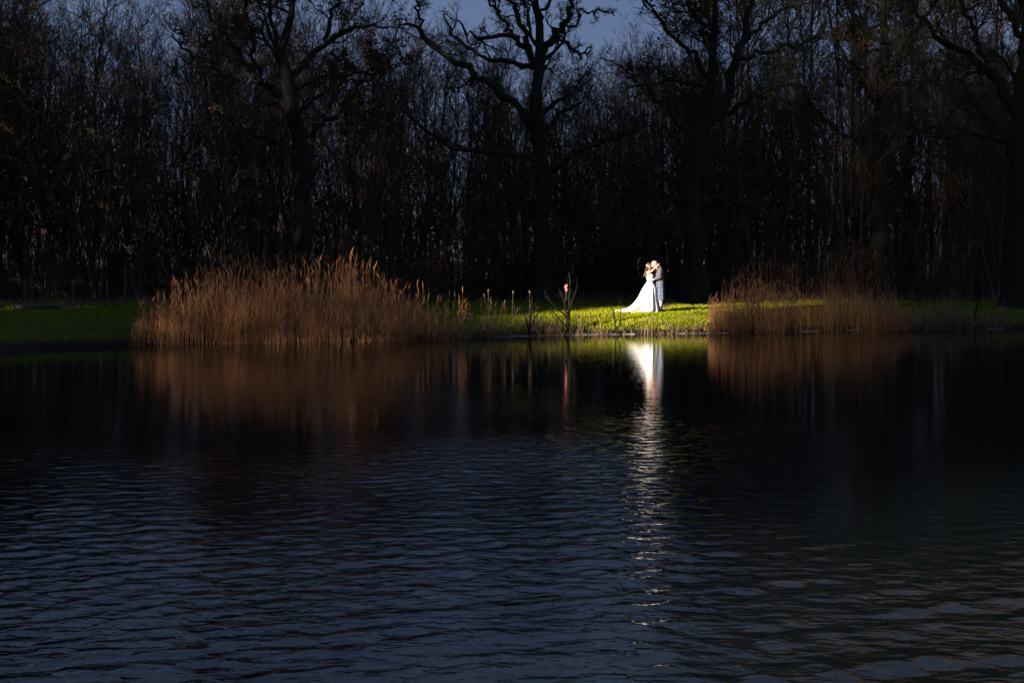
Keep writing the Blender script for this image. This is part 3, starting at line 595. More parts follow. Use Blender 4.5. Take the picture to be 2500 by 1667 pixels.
b = scatter_blades(16000, -3, 15, 43.5, 57, 0.04, 0.14, 0.25, 9, 0.010, g, lambda x, y, s: 0.15 + 0.85 * (vnoise(x * 1.3 + 5, y * 1.3, 35) > 0.55))
tag(mesh_obj('dry_grass', b.mesh('dry_grass'), M['drygrass']), 'withered yellow blades mixed into the sunlit grass', 'grass', kind='stuff')
x = g.uniform(-13, 18, 5200); y = g.uniform(40, 60, 5200); ss = sdist(x, y); ok = (ss > 0.4) & (g.random(5200) < 0.25 + 0.75 * (vnoise(x * 0.5, y * 0.5, 33) > 0.5)); x, y, ss = x[ok], y[ok], ss[ok]; z = gz(x, y, ss) + 0.045
m = len(x); a = g.random(m) * 6.283; r_ = 0.022 + 0.022 * g.random(m); cs = np.stack([np.c_[np.cos(a + q) * r_ * w_, np.sin(a + q) * r_ * w_, g.normal(0, 0.012, m)] for q, w_ in ((0, 1), (1.57, 0.55), (3.14, 1), (4.71, 0.55))], 1)
b = Bag(); b.add((np.c_[x, y, z][:, None] + cs).reshape(-1, 3), quads=np.arange(m * 4).reshape(-1, 4), col=np.repeat(g.random(m), 4))
tag(mesh_obj('fallen_leaves', b.mesh('fallen_leaves'), M['oakleaf']), 'scattered dead brown leaves lying on the grass bank', 'leaves', kind='stuff')

# ------------------------------------------------------------------ reeds
def reed_stems(x, y, h, g, bag, rs=0.0048, plume=0.75, nleaf=2, lean=0.07):
    m = len(x); z = np.maximum(gz(x, y), -0.25); S = np.c_[x, y, z - 0.03]
    lz = np.where(g.random((m, 1)) < 0.06, lean * 4.5, lean); D = np.c_[g.normal(0, 1, (m, 2)) * lz, np.ones(m)]; P, R = grow(S, D, h - z * 0, np.full(m, rs), np.full(m, rs * 0.45), 5, 0.025, 0, g)
    col = np.clip(g.normal(0.5, 0.28, m), 0, 1); bag.tubes(P, R, 3, col)
    f = g.random(m) < plume; Pt = P[f, -1]; k = f.sum()
    if k:
        dr = unit(np.c_[g.normal(0, 0.35, (k, 2)), np.ones(k)]); pl = 0.14 + 0.14 * g.random((k, 1)); Q = np.stack([Pt - dr * 0.02, Pt + dr * pl * 0.4, Pt + dr * pl], 1)
        bag.tubes(Q, np.stack([np.full(k, 0.003), 0.006 + 0.009 * g.random(k), np.full(k, 0.002)], 1), 4, np.clip(g.normal(0.25, 0.2, k), 0, 1))
    for _ in range(nleaf):
        fr = g.uniform(0.15, 0.9, m) * 4; i = fr.astype(int); q = P[np.arange(m), i]; a = g.random(m) * 6.283; ll = 0.22 + 0.3 * g.random(m)
        o = np.c_[np.cos(a), np.sin(a), np.zeros(m)]; sd_ = np.c_[-np.sin(a), np.cos(a), np.zeros(m)] * 0.007
        mid = q + o * (ll * 0.35)[:, None] + np.array([0, 0, 1]) * (ll * 0.55)[:, None]; tip = q + o * (ll * 0.85)[:, None] + np.array([0, 0, 1]) * (ll * g.uniform(0.2, 0.8, m))[:, None]
        V = np.stack([q - sd_, q + sd_, mid + sd_, mid - sd_, tip], 1); ix = np.arange(m)[:, None] * 5
        bag.add(V.reshape(-1, 3), quads=ix + np.array([0, 1, 2, 3]), tris=ix + np.array([3, 2, 4]), col=np.repeat(np.clip(col + g.normal(0, 0.15, m), 0, 1), 5))
def shore_y(x): return np.interp(x, [X(p, F * H / (q - YH)) for p, q in FAR], [F * H / (q - YH) for p, q in FAR])
g = np.random.default_rng(71)
def bed(n, p0, p1, prof_x, prof_h, depth, clump, seed, **kw):
    g = np.random.default_rng(seed); px = g.uniform(p0, p1, n); x = X(px, 41.5 if p1 < 1300 else 48); y = shore_y(x) - 0.35 + depth * g.random(n) ** 1.3
    dn = vnoise(x * 1.6 + 7, y * 1.6, seed); ok = g.random(n) < clump + (1 - clump) * (dn > 0.45); px, x, y = px[ok], x[ok], y[ok]
    h = np.interp(px, prof_x, prof_h) * np.where(g.random(len(x)) < 0.30, g.uniform(0.62, 1.25, len(x)), g.uniform(0.28, 0.70, len(x))) * (0.85 + 0.3 * vnoise(x * 2.3, y * 0.8, seed + 1))
    b = Bag(); reed_stems(x, y, h, g, b, **kw); return b
b = bed(4700, 376, 990, [372, 430, 500, 560, 620, 700, 780, 860, 910, 950, 990], [0.9, 1.1, 1.4, 1.5, 1.65, 1.85, 1.95, 1.85, 1.6, 1.1, 0.7], 2.4, 0.4, 72, nleaf=1)
b2 = bed(330, 940, 1130, [940, 1130], [1.25, 0.9], 1.6, 0.3, 77)
b.V += b2.V; b.C += b2.C; b.Q += [q + b.n for q in b2.Q]; b.T += [q + b.n for q in b2.T]; b.n += b2.n
tag(mesh_obj('reed_bed', b.mesh('reed_bed'), M['reed']), 'tall bed of dry brown reeds standing at the water on the grass bank', 'reeds', kind='stuff')
b = bed(2100, 1722, 2230, [1722, 1770, 1830, 1900, 1980, 2060, 2110, 2165, 2230], [0.7, 1.25, 1.75, 1.95, 1.85, 1.9, 2.0, 1.2, 0.7], 1.6, 0.35, 73)
tag(mesh_obj('reed_bed', b.mesh('reed_bed'), M['reed']), 'shorter thinner dry reed bed beside the sunlit grass patch', 'reeds', kind='stuff')
b = bed(420, 960, 1370, [960, 1050, 1150, 1250, 1370], [0.9, 0.75, 0.8, 0.9, 0.5], 0.9, 0.3, 74, nleaf=3, plume=0.2, lean=0.2)
tag(mesh_obj('sedge_fringe', b.mesh('sedge_fringe'), M['sedge']), 'short broken sedge fringe between the tall reeds and the lakeside sapling', 'sedge', kind='stuff')
b = bed(150, 1380, 1740, [1380, 1740], [0.32, 0.5], 0.5, 0.3, 75, nleaf=3, plume=0.0, lean=0.3)
tag(mesh_obj('sedge_fringe', b.mesh('sedge_fringe'), M['sedge']), 'sparse low sedge at the waterline below the couple', 'sedge', kind='stuff')
b = bed(800, 2160, 2520, [2160, 2230, 2290, 2330, 2380, 2440, 2520], [0.9, 0.5, 0.95, 1.2, 0.6, 0.5, 0.9], 1.2, 0.25, 76, nleaf=3, plume=0.3, lean=0.12)
tag(mesh_obj('sedge_fringe', b.mesh('sedge_fringe'), M['sedge']), 'dim brown sedge tussocks along the bank past the shorter reeds', 'sedge', kind='stuff')

# lone stems that stand apart from the beds
def lone_reed(px, top, base, lab, matl, head=None, rs=0.006, grp=None):
    d = F * H / (base - YH); x = X(px, d); o = Bag(); hgt = (base - top) / F * d
    z0 = max(float(gz(np.array([x]), np.array([d]))[0]), -0.2)
    P, R = grow(np.array([[0, 0, -0.05]]), np.array([[rng.normal(0, 0.05), 0, 1.0]]), np.array([hgt + 0.05 - z0]), np.array([rs]), np.array([rs * 0.5]), 7, 0.03, 0, rng); o.tubes(P, R, 5)
    root = empty('lone_reed', (x, d, z0)); tag(root, lab, 'reed', grp)
    mesh_obj('stem', o.mesh('stem', True), matl, root)
    if head:
        hb = Bag(); tip = P[0, -1]; mm, r, l = head
        for k in range(9):
            a = rng.normal(0, 0.5, 3); a[2] = abs(a[2]) + 0.7; a /= np.linalg.norm(a); q = tip + np.array([0, 0, -l * 0.8 * rng.random()])
            Q = np.stack([q, q + a * l * 0.3, q + a * l * 0.6]); hb.tubes(Q[None], np.array([[r * 0.4, r, r * 0.2]]), 5)
        mesh_obj('seed_head', hb.mesh('seed_head', True), mm, root)
for px, tp, bs in [(1195, 707, 828), (1204, 718, 827), (1230, 735, 826), (1250, 712, 824), (1297, 712, 822), (1318, 787, 820), (1358, 798, 819), (1410, 782, 818), (1125, 770, 829), (1262, 770, 823)]:
    lone_reed(px, tp, bs, 'single dry reed stem in front of the grass near the lakeside sapling', M['sedge'], (M['sedge'], 0.006, 0.10), grp='lone stems along the sedge fringe')
for px, tp, bs in [(2175, 755, 806), (2204, 750, 805), (2281, 745, 805), (2300, 770, 804), (2340, 720, 804), (2380, 770, 804), (2424, 770, 803), (2452, 735, 803)]:
    lone_reed(px, tp, bs, 'single pale reed stem rising from the water past the shorter reed bed', M['sedge'], (M['sedge'], 0.006, 0.10), grp='lone stems past the shorter reeds')
lone_reed(1379, 700, 818, 'tall thin stem topped by a pink seed head beside the lakeside sapling', M['sedge'], (M['pink'], 0.045, 0.20))
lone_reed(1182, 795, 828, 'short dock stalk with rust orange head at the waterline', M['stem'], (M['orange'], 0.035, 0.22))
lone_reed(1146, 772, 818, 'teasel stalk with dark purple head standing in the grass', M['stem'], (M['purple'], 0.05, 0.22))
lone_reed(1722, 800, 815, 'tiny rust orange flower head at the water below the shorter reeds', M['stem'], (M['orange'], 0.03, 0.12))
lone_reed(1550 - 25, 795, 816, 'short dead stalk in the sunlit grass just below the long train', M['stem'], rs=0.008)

def sapling(name, label, px, base, stems, seed, d=None, r0=0.028, sub=6, cat='sapling'):
    g = np.random.default_rng(seed); d = d or F * H / (base - YH); x = X(px, d); z0 = float(gz(np.array([x]), np.array([d]))[0])
    z0 = max(z0, -0.1); root = empty(name, (x, d, z0)); tag(root, label, cat); o3 = np.array([x, d, z0]); tb, cb = Bag(), Bag()
    LP = []
    for st in stems:
        Q = resample(np.array([[*at(a, b_, d), c / F * d] for a, b_, c in st]), 9); Q[:, :3] -= o3; Q[:, 1] += g.normal(0, 0.25) * np.linspace(0, 1, 9); Q[1:, :3] += g.normal(0, 0.01, (8, 3)); LP.append(Q); tb.tubes(Q[None, :, :3], Q[None, :, 3], 5)
    P = np.array([q[:, :3] for q in LP]); R = np.array([q[:, 3] for q in LP]); ln = np.linalg.norm(P[:, -1] - P[:, 0], axis=1)
    S, D, l2, r = spawn(P, R, sub, 0.3, 1, 35, 0.35, g, ln); P, R = grow(S, D, l2, np.minimum(r * 0.7, 0.010), np.full(len(S), 0.004), 5, 0.14, 0.05, g); cb.tubes(P, R, 3)
    S, D, l2, r = spawn(P, R, 3, 0.3, 1, 35, 0.5, g, l2); P, R = grow(S, D, l2, np.minimum(r * 0.7, 0.006), np.full(len(S), 0.003), 4, 0.14, 0.05, g); cb.tubes(P, R, 3)
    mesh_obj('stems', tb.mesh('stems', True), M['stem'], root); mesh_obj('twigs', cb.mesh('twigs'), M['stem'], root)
sapling('lakeside_sapling', 'black leafless sapling at the waterline against the sunlit grass', 1386, 818,
    [[(1388, 822, 5), (1386, 790, 4.5), (1388, 765, 4), (1391, 735, 3), (1392, 700, 2.2), (1390, 665, 1.2)],
     [(1386, 778, 3), (1375, 765, 2.6), (1362, 755, 2), (1345, 738, 1.2), (1330, 722, 0.8)],
     [(1387, 772, 2.6), (1381, 755, 2.2), (1376, 735, 1.6), (1366, 712, 1)],
     [(1386, 800, 2), (1370, 785, 1.6), (1352, 762, 1), (1342, 752, 0.8)],
     [(1389, 760, 2), (1396, 740, 1.6), (1404, 715, 1), (1410, 690, 0.8)]], 81, sub=3)
sapling('bank_sapling', 'thin two stemmed leafless twig growing below the bridal train', 1508, 817,
    [[(1506, 815, 2.2), (1503, 790, 1.8), (1500, 765, 1.3), (1499, 745, 0.8)], [(1507, 812, 2), (1513, 790, 1.6), (1517, 765, 1.1), (1516, 735, 0.7)]], 82, sub=2)
sapling('bank_sapling', 'small leafless shrub among the broken sedge stems', 1292, 822,
    [[(1293, 820, 3.2), (1295, 780, 2.6), (1297, 750, 2), (1299, 722, 1)], [(1292, 812, 2.4), (1287, 785, 2), (1279, 765, 1.4), (1272, 748, 0.8)], [(1294, 800, 2), (1303, 780, 1.4), (1312, 760, 0.8)]], 83, sub=4)
sapling('bank_sapling', 'tall slender leaning birch whip rising out of the reed bed edge', 1098, 800,
    [[(1100, 790, 2.8), (1098, 740, 2.5), (1100, 700, 2.2), (1104, 660, 1.6), (1106, 620, 1)]], 84, d=50, sub=3)
sapling('bank_sapling', 'pale dead stick leaning out of the water past the shorter reeds', 2378, 804,
    [[(2380, 806, 2.6), (2384, 760, 2.2), (2398, 715, 2), (2418, 670, 1.6)]], 85, sub=2)

# ------------------------------------------------------------------ fence, logs
fence = empty('wire_fence', (X(1214, 62), 62, 0.68)); tag(fence, 'old wire fence with grey wooden posts along the foot of the wood', 'fence'); fo = np.array(fence.location)
def fence_pt(px):
    d = float(np.interp(px, [0, 170, 420, 700, 955, 1080, 2600], [49.5, 51.5, 55, 58.5, 60.5, 61.5, 63])); x = X(px, d); return np.array([x, d, float(gz(np.array([x]), np.array([d]))[0])])
tops = []
for px in [60, 177, 262, 303, 420, 545, 690, 830, 955, 1080, 1214, 1272, 1385, 1505, 1682, 1790, 1905, 2047, 2170, 2290, 2400, 2480]:
    p = fence_pt(px) - fo; hgt = rng.uniform(0.95, 1.15); ln = rng.normal(0, 0.03, 2); b = Bag()
    P = np.array([[0, 0, -0.15], [ln[0] * .5, ln[1] * .5, hgt * .5], [ln[0], ln[1], hgt]]); b.tubes(P[None], np.array([[0.052, 0.05, 0.046]]), 8)
    mesh_obj('post', b.mesh('post'), M['post'], fence, p); tops.append(p + np.array([ln[0], ln[1] - 0.055, hgt]))
for dz in (-0.08, -0.38, -0.68):
    b = Bag(); pts_ = []
    for a, c in zip(tops[:-1], tops[1:]):
        for t in (0, 0.5): q = a * (1 - t) + c * t; pts_.append([q[0], q[1], q[2] + dz - (0.03 if t else 0)])
    pts_.append(tops[-1] + np.array([0, 0, dz])); pts_ = np.array(pts_); b.tubes(pts_[None], np.full((1, len(pts_)), 0.003), 3); mesh_obj('wire', b.mesh('wire'), M['wire'], fence)
def log(name, label, a, b_, r, seed, parent=None):
    g = np.random.default_rng(seed); a = np.array(a, float); b_ = np.array(b_, float); P = a[None] + (b_ - a)[None] * np.linspace(0, 1, 10)[:, None]; P[1:-1] += g.normal(0, r * 0.25, (8, 3)); bg_ = Bag()
    bg_.tubes((P - a)[None], (r * np.linspace(1, 0.75, 10) * (1 + 0.12 * g.normal(0, 1, 10)))[None], 9)
    for k in (3, 6): Q = np.stack([P[k] - a, P[k] - a + np.array([0.05, -0.1, 0.16]), P[k] - a + np.array([0.14, -0.15, 0.3])]); bg_.tubes(Q[None], np.array([[r * 0.3, r * 0.22, r * 0.1]]), 5)
    tag(mesh_obj(name, bg_.mesh(name, True), M['log'], None, a), label, 'log')
gzp = lambda x, y: float(gz(np.array([x]), np.array([y]))[0])
p, q = at(30, 742, 50), at(150, 740, 50.5); log('fallen_log', 'long fallen trunk lying at the foot of the wood beyond the dim grass', (p[0], 50, gzp(p[0], 50) + 0.08), (q[0], 50.5, gzp(q[0], 50.5) + 0.08), 0.09, 91)
p, q = at(2305, 795, 48.2), at(2322, 800, 48.2); log('driftwood_stick', 'short pale driftwood stick lying at the waterline past the shorter reeds', (p[0], 48.4, 0.10), (q[0], 48.6, 0.06), 0.028, 92)
p, q = at(1140, 824, 43), at(1190, 823, 43); log('driftwood_stick', 'grey driftwood branch lying in the water below the sedge fringe', (p[0], 43.3, 0.035), (q[0], 43.5, 0.05), 0.025, 93)
p, q = at(1205, 830, 43), at(1222, 812, 43); log('driftwood_stick', 'slanting dead branch poking out of the water by the rust dock', (p[0], 42.9, -0.03), (q[0], 43.3, 0.22), 0.016, 94)

# ------------------------------------------------------------------ the couple
PX, PD = 1600, 50.4
ox, oy = X(PX, PD), PD; oz = gzp(ox, oy) + 0.0
ORG = np.array([ox, oy, 0.535]); print('ground at couple', oz)
ORG[2] = oz
def capsule(a, b, ra, rb, k=14, rings=4):
    a = np.array(a, float); b = np.array(b, float); ax = b - a; ln = np.linalg.norm(ax); ax = ax / ln
    ref = np.array([0, 0, 1.0]) if abs(ax[2]) < 0.9 else np.array([1.0, 0, 0]); u = unit(np.cross(ax, ref)); v = np.cross(ax, u)
    prof = [(-ra * math.cos(t), ra * math.sin(t)) for t in np.linspace(0.12, math.pi / 2, rings)] + [(ln + rb * math.sin(t), rb * math.cos(t)) for t in np.linspace(0, math.pi / 2 - 0.12, rings)]
    th = np.arange(k) / k * 2 * math.pi; V = np.array([a + ax * h + r * (math.cos(t) * u + math.sin(t) * v) for h, r in prof for t in th]); return loft_faces(V, len(prof), k)
def loft_faces(V, n, k):
    q = [[i * k + j, i * k + (j + 1) % k, (i + 1) * k + (j + 1) % k, (i + 1) * k + j] for i in range(n - 1) for j in range(k)]
    return V, q + [list(range(k))[::-1]] + [[(n - 1) * k + j for j in range(k)]]
def ellipsoid(c, r, tilt=0.0, k=18, n=12):
    V = []
    for i in range(n):
        t = 0.08 + (math.pi - 0.16) * i / (n - 1)
        for j in range(k): p_ = 2 * math.pi * j / k; V.append((r[0] * math.sin(t) * math.cos(p_), r[1] * math.sin(t) * math.sin(p_), -r[2] * math.cos(t)))
    V = np.array(V); ca, sa = math.cos(tilt), math.sin(tilt); V = np.c_[V[:, 0] * ca + V[:, 2] * sa, V[:, 1], -V[:, 0] * sa + V[:, 2] * ca] + np.array(c); return loft_faces(V, n, k)
def loft(rings, k=40, fold=None):        # rings: (z, cx, rx, ry[, cy])
    V = []
    for i, rg in enumerate(rings):
        z, cx, rx, ry = rg[:4]; cy = rg[4] if len(rg) > 4 else 0
        for j in range(k):
            t = 2 * math.pi * j / k; f = fold(z, t) if fold else 0
            V.append((cx + (rx + f) * math.cos(t), cy + (ry + f) * math.sin(t), z))
    return loft_faces(np.array(V), len(rings), k)
def fuse(name, parts, voxel, smooth=4):  # grow one continuous skin round the given forms
    V, Fc, n = [], [], 0
    for v, f in parts: V.append(v); Fc += [[i + n for i in q] for q in f]; n += len(v)
    me = bpy.data.meshes.new(name); me.from_pydata(np.concatenate(V).tolist(), [], Fc); o = bpy.data.objects.new(name, me); C.objects.link(o)
    r = o.modifiers.new('r', 'REMESH'); r.mode = 'VOXEL'; r.voxel_size = voxel; r.use_smooth_shade = True
    s = o.modifiers.new('s', 'SMOOTH'); s.iterations = smooth; s.factor = 0.5
    dg = bpy.context.evaluated_depsgraph_get(); m2 = bpy.data.meshes.new_from_object(o.evaluated_get(dg)); m2.name = name
    bpy.data.objects.remove(o); bpy.data.meshes.remove(me); m2.polygons.foreach_set('use_smooth', np.ones(len(m2.polygons), bool)); return m2
def plain(name, part, smooth=True):
    V, f = part; me = bpy.data.meshes.new(name); me.from_pydata(np.asarray(V).tolist(), [], f); me.update()
    if smooth: me.polygons.foreach_set('use_smooth', np.ones(len(me.polygons), bool))
    return me
def hand(wrist, palm_end, spread, curl, s=1.0, thumb=(0, 0, 1)):
    w_, p_ = np.array(wrist, float), np.array(palm_end, float); dr = unit(p_ - w_); sp_ = unit(np.array(spread, float)); cu = unit(np.array(curl, float)); th = unit(np.array(thumb, float))
    o = [capsule(w_, p_ - dr * 0.005, 0.026 * s, 0.030 * s)]
    o.append(capsule(w_ + sp_ * 0.018 + dr * 0.03, p_ + sp_ * 0.022, 0.018, 0.017)); o.append(capsule(w_ - sp_ * 0.018 + dr * 0.03, p_ - sp_ * 0.022, 0.018, 0.017))
    for k, ln in zip((-1.5, -0.5, 0.5, 1.5), (0.062, 0.078, 0.083, 0.072)):
        a = p_ + sp_ * k * 0.021; b = a + dr * ln * 0.5 + cu * ln * 0.12 + sp_ * k * 0.003; c = b + dr * ln * 0.42 + cu * ln * 0.3; o += [capsule(a, b, 0.0105, 0.0095, 10, 3), capsule(b, c, 0.0095, 0.008, 10, 3)]
    a = w_ + dr * 0.025 + sp_ * 0.028; b = a + dr * 0.03 + sp_ * 0.03; o += [capsule(a, b, 0.013, 0.011, 10, 3), capsule(b, b + dr * 0.032 + cu * 0.008, 0.011, 0.009, 10, 3)]
    return o

# ---- bride
hx, hz = -0.215, 1.648                   # head
bparts = [ellipsoid((hx, 0, hz + 0.01), (0.088, 0.074, 0.098), 0.15), ellipsoid((hx + 0.03, 0, hz - 0.045), (0.062, 0.056, 0.075), 0.2),
          capsule((hx + 0.088, 0, hz + 0.0), (hx + 0.104, 0, hz - 0.018), 0.010, 0.013, 8), ellipsoid((hx + 0.082, 0, hz - 0.052), (0.014, 0.024, 0.010)), ellipsoid((hx + 0.07, 0, hz - 0.092), (0.022, 0.024, 0.018)),
          ellipsoid((hx - 0.005, -0.074, hz - 0.01), (0.018, 0.009, 0.03)), ellipsoid((hx - 0.005, 0.074, hz - 0.01), (0.018, 0.009, 0.03)),
          capsule((-0.262, 0, 1.44), (hx - 0.02, 0, hz - 0.06), 0.056, 0.050),
          loft([(1.00, -0.19, 0.10, 0.145), (1.08, -0.19, 0.092, 0.118), (1.18, -0.20, 0.098, 0.124), (1.30, -0.225, 0.105, 0.138), (1.38, -0.255, 0.090, 0.148), (1.43, -0.27, 0.066, 0.120), (1.46, -0.272, 0.05, 0.06)], 24),
          ellipsoid((-0.13, -0.062, 1.29), (0.062, 0.06, 0.06)), ellipsoid((-0.13, 0.062, 1.29), (0.062, 0.06, 0.06)), ellipsoid((-0.20, 0, 0.93), (0.12, 0.165, 0.14))]
for s_ in (-1, 1):
    sh = (-0.275, 0.155 * s_, 1.405); el = (-0.135, 0.245 * s_, 1.475); wr = (0.045, 0.15 * s_, 1.625) if s_ < 0 else (0.05, 0.15, 1.60)
    bparts += [ellipsoid(sh, (0.055, 0.052, 0.055)), capsule(sh, el, 0.046, 0.037), capsule(el, wr, 0.037, 0.024)]
    pe = (wr[0] + 0.055, wr[1] - 0.05 * s_, wr[2] + 0.045); bparts += hand(wr, pe, (-0.5, 0.0, 0.85), (0.3, -0.9 * s_, 0.0), 0.9)
    bparts += [capsule((-0.19, 0.085 * s_, 0.86), (-0.17, 0.085 * s_, 0.48), 0.08, 0.055), capsule((-0.17, 0.085 * s_, 0.48), (-0.18, 0.085 * s_, 0.10), 0.052, 0.032), capsule((-0.20, 0.085 * s_, 0.06), (-0.04, 0.085 * s_, 0.03), 0.034, 0.022)]
bride = mesh_obj('person', fuse('person', bparts, 0.011, 2), M['skin'], None, ORG)
tag(bride, 'bride in white gown with long train, arms raised round her partner', 'person')
def bfold(z, t): return 0.004 * math.sin(11 * t)
bod = [(1.06, -0.188, 0.104, 0.128), (1.10, -0.188, 0.101, 0.125), (1.17, -0.195, 0.110, 0.131), (1.24, -0.198, 0.128, 0.141), (1.30, -0.203, 0.132, 0.146), (1.345, -0.212, 0.122, 0.148), (1.36, -0.218, 0.112, 0.146)]
prof_l = [(1.09, -0.292), (0.94, -0.392), (0.755, -0.49), (0.52, -0.60), (0.335, -0.73), (0.175, -0.89), (0.09, -1.02), (0.05, -1.22), (0.02, -1.50)]
prof_r = [(1.09, -0.082), (0.86, 0.015), (0.52, 0.045), (0.27, 0.095), (0.02, 0.165)]; prof_y = [(1.09, 0.128), (0.94, 0.19), (0.755, 0.26), (0.52, 0.34), (0.335, 0.41), (0.175, 0.47), (0.02, 0.56)]
ip = lambda pr, z: float(np.interp(z, [a for a, _ in pr][::-1], [b for _, b in pr][::-1]))
def skirt_pt(z, t):
    l, r, y = ip(prof_l, z), ip(prof_r, z), ip(prof_y, z); cx, rx = (l + r) / 2, (r - l) / 2; low = max(0.0, 1.09 - z)
    tx = math.cos(t); ys_ = y * math.sin(t)
    # the egg shaped plan narrows towards the end of the train
    wgt = 1.0 - 0.45 * max(0.0, -tx) ** 1.5 * min(1, max(0, (0.35 - z) / 0.3))
    if z < 0.3: tx = tx if tx > 0 else -abs(tx) ** 1.0
    f = 0.075 * low * (0.55 * math.sin(9 * t + 1.2 * math.sin(2 * t) + 0.8) + 0.35 * math.sin(17 * t + 2.1 * z) + 0.2 * math.sin(5 * t + 4 * z))
    return (cx + (rx + f * (0.6 if tx > 0 else 0.9)) * tx, (ys_ * wgt) + f * math.sin(t), z)
zs = [1.09, 1.04, 0.98, 0.92, 0.85, 0.77, 0.69, 0.61, 0.53, 0.45, 0.38, 0.31, 0.25, 0.19, 0.14, 0.10, 0.07, 0.05, 0.035, 0.02, 0.004]; k = 120
SV = np.array([skirt_pt(z, 2 * math.pi * j / k) for z in zs for j in range(k)])
SV[:, 2] += np.where(SV[:, 0] < -0.9, 0.02 + 0.03 * np.sin(SV[:, 0] * 26 + SV[:, 1] * 9) * (SV[:, 0] < -1.15), 0)
dress = mesh_obj('gown_skirt', plain('gown_skirt', loft_faces(SV, len(zs), k)), M['dress'], bride)
dress['label'] = 'white full skirt with train spread over the grass'
mesh_obj('gown_bodice', plain('gown_bodice', loft(bod, 44, bfold)), M['dress'], bride)
LV = []; zz = [0.40, 0.33, 0.26, 0.20, 0.15, 0.10, 0.06, 0.03]
for i, z in enumerate(zz):
    t0 = 2 * math.pi * 0.692 - 0.015 * i; wd = 0.02 + 0.022 * i
    for u in np.linspace(-wd, wd, 6):
        p_ = np.array(skirt_pt(z, t0 + u)); LV.append(p_ + np.array([0, -0.012, 0.003]))
lin = plain('lining', (np.array(LV), [[i * 6 + j, i * 6 + j + 1, (i + 1) * 6 + j + 1, (i + 1) * 6 + j] for i in range(len(zz) - 1) for j in range(5)]))
lo_ = mesh_obj('lining', lin, M['lining'], dress); lo_['label'] = 'champagne coloured fold of the skirt'
hp = [ellipsoid((hx - 0.018, 0, hz + 0.024), (0.094, 0.086, 0.098), 0.1), ellipsoid((hx - 0.06, 0, hz - 0.03), (0.06, 0.082, 0.09)),
      capsule((hx + 0.03, -0.07, hz + 0.03), (hx + 0.025, -0.078, hz - 0.09), 0.022, 0.014), capsule((hx + 0.03, 0.07, hz + 0.03), (hx + 0.025, 0.078, hz - 0.09), 0.022, 0.014)]
g = np.random.default_rng(101)
for i in range(16):
    y0 = -0.075 + 0.15 * i / 15; a = np.array([hx - 0.075 + 0.02 * g.random(), y0, hz - 0.02])
    for s_ in range(5):
        b2 = a + np.array([-0.014 + g.normal(0, 0.012) + (0.004 if s_ > 2 else -0.004), g.normal(0, 0.012) + y0 * 0.12, -0.062 - 0.02 * g.random()]); hp.append(capsule(a, b2, 0.024 - 0.002 * s_, 0.022 - 0.0025 * s_, 8, 3)); a = b2
mesh_obj('hair', fuse('hair', hp, 0.009, 2), M['hair'], bride)
fl = []
for i in range(7): t = i / 6; c = np.array([hx - 0.108 + 0.095 * t, -0.055 - 0.03 * math.sin(math.pi * t * 0.8), hz + 0.012 - 0.045 * math.sin(math.pi * 0.55 * t)]); fl += [ellipsoid(c, (0.014, 0.012, 0.012), 0, 8, 6), ellipsoid(c + np.array([0, -0.006, 0.014]), (0.008, 0.008, 0.010), 0, 8, 6)]
mesh_obj('hair_comb', fuse('hair_comb', fl, 0.006, 1), M['flower'], bride)

# ---- groom
gx_, gz_ = -0.055, 1.702
gp = [ellipsoid((gx_ + 0.012, 0, gz_ + 0.02), (0.104, 0.080, 0.102), -0.25), ellipsoid((gx_ - 0.035, 0, gz_ - 0.05), (0.066, 0.062, 0.078), -0.2),
      capsule((gx_ - 0.088, 0.02, gz_ - 0.005), (gx_ - 0.104, 0.02, gz_ - 0.028), 0.011, 0.015, 8), ellipsoid((gx_ - 0.082, 0.01, gz_ - 0.068), (0.014, 0.026, 0.010)), ellipsoid((gx_ - 0.07, 0, gz_ - 0.108), (0.026, 0.028, 0.02)),
      ellipsoid((gx_ + 0.015, -0.080, gz_ - 0.012), (0.020, 0.010, 0.034)), ellipsoid((gx_ + 0.015, 0.080, gz_ - 0.012), (0.020, 0.010, 0.034)),
      capsule((0.12, 0, 1.52), (gx_ + 0.035, 0, gz_ - 0.05), 0.068, 0.062),
      loft([(0.86, 0.17, 0.11, 0.16), (1.0, 0.168, 0.12, 0.165), (1.15, 0.165, 0.115, 0.16), (1.32, 0.155, 0.125, 0.178), (1.46, 0.15, 0.11, 0.185), (1.55, 0.145, 0.08, 0.13), (1.58, 0.14, 0.05, 0.07)], 24)]
arms = {}
for s_ in (-1, 1):
    sh = (0.145, 0.20 * s_, 1.50); el = (0.085, 0.315 * s_, 1.235); wr = (-0.115, 0.215 * s_, 1.155) if s_ < 0 else (-0.12, 0.23, 1.19); arms[s_] = (sh, el, wr)
    gp += [ellipsoid(sh, (0.065, 0.06, 0.065)), capsule(sh, el, 0.055, 0.044), capsule(el, wr, 0.043, 0.030)]
    pe = (wr[0] - 0.075, wr[1] - 0.058 * s_, wr[2] - 0.025); gp += hand(wr, pe, (0.1, 0, 1.0), (-0.3, -0.9 * s_, 0), 1.05)
    kn = (0.155, 0.095 * s_, 0.50); an = (0.185, 0.095 * s_, 0.10); gp += [capsule((0.17, 0.085 * s_, 0.88), kn, 0.080, 0.060), capsule(kn, (0.185, 0.095 * s_, 0.33), 0.058, 0.056), capsule((0.185, 0.095 * s_, 0.33), an, 0.056, 0.038), capsule((0.21, 0.095 * s_, 0.055), (0.03, 0.11 * s_, 0.035), 0.042, 0.03)]
groom = mesh_obj('person', fuse('person', gp, 0.011, 2), M['skin2'], None, ORG)
tag(groom, 'groom in grey tweed jacket and blue kilt embracing the bride', 'person')
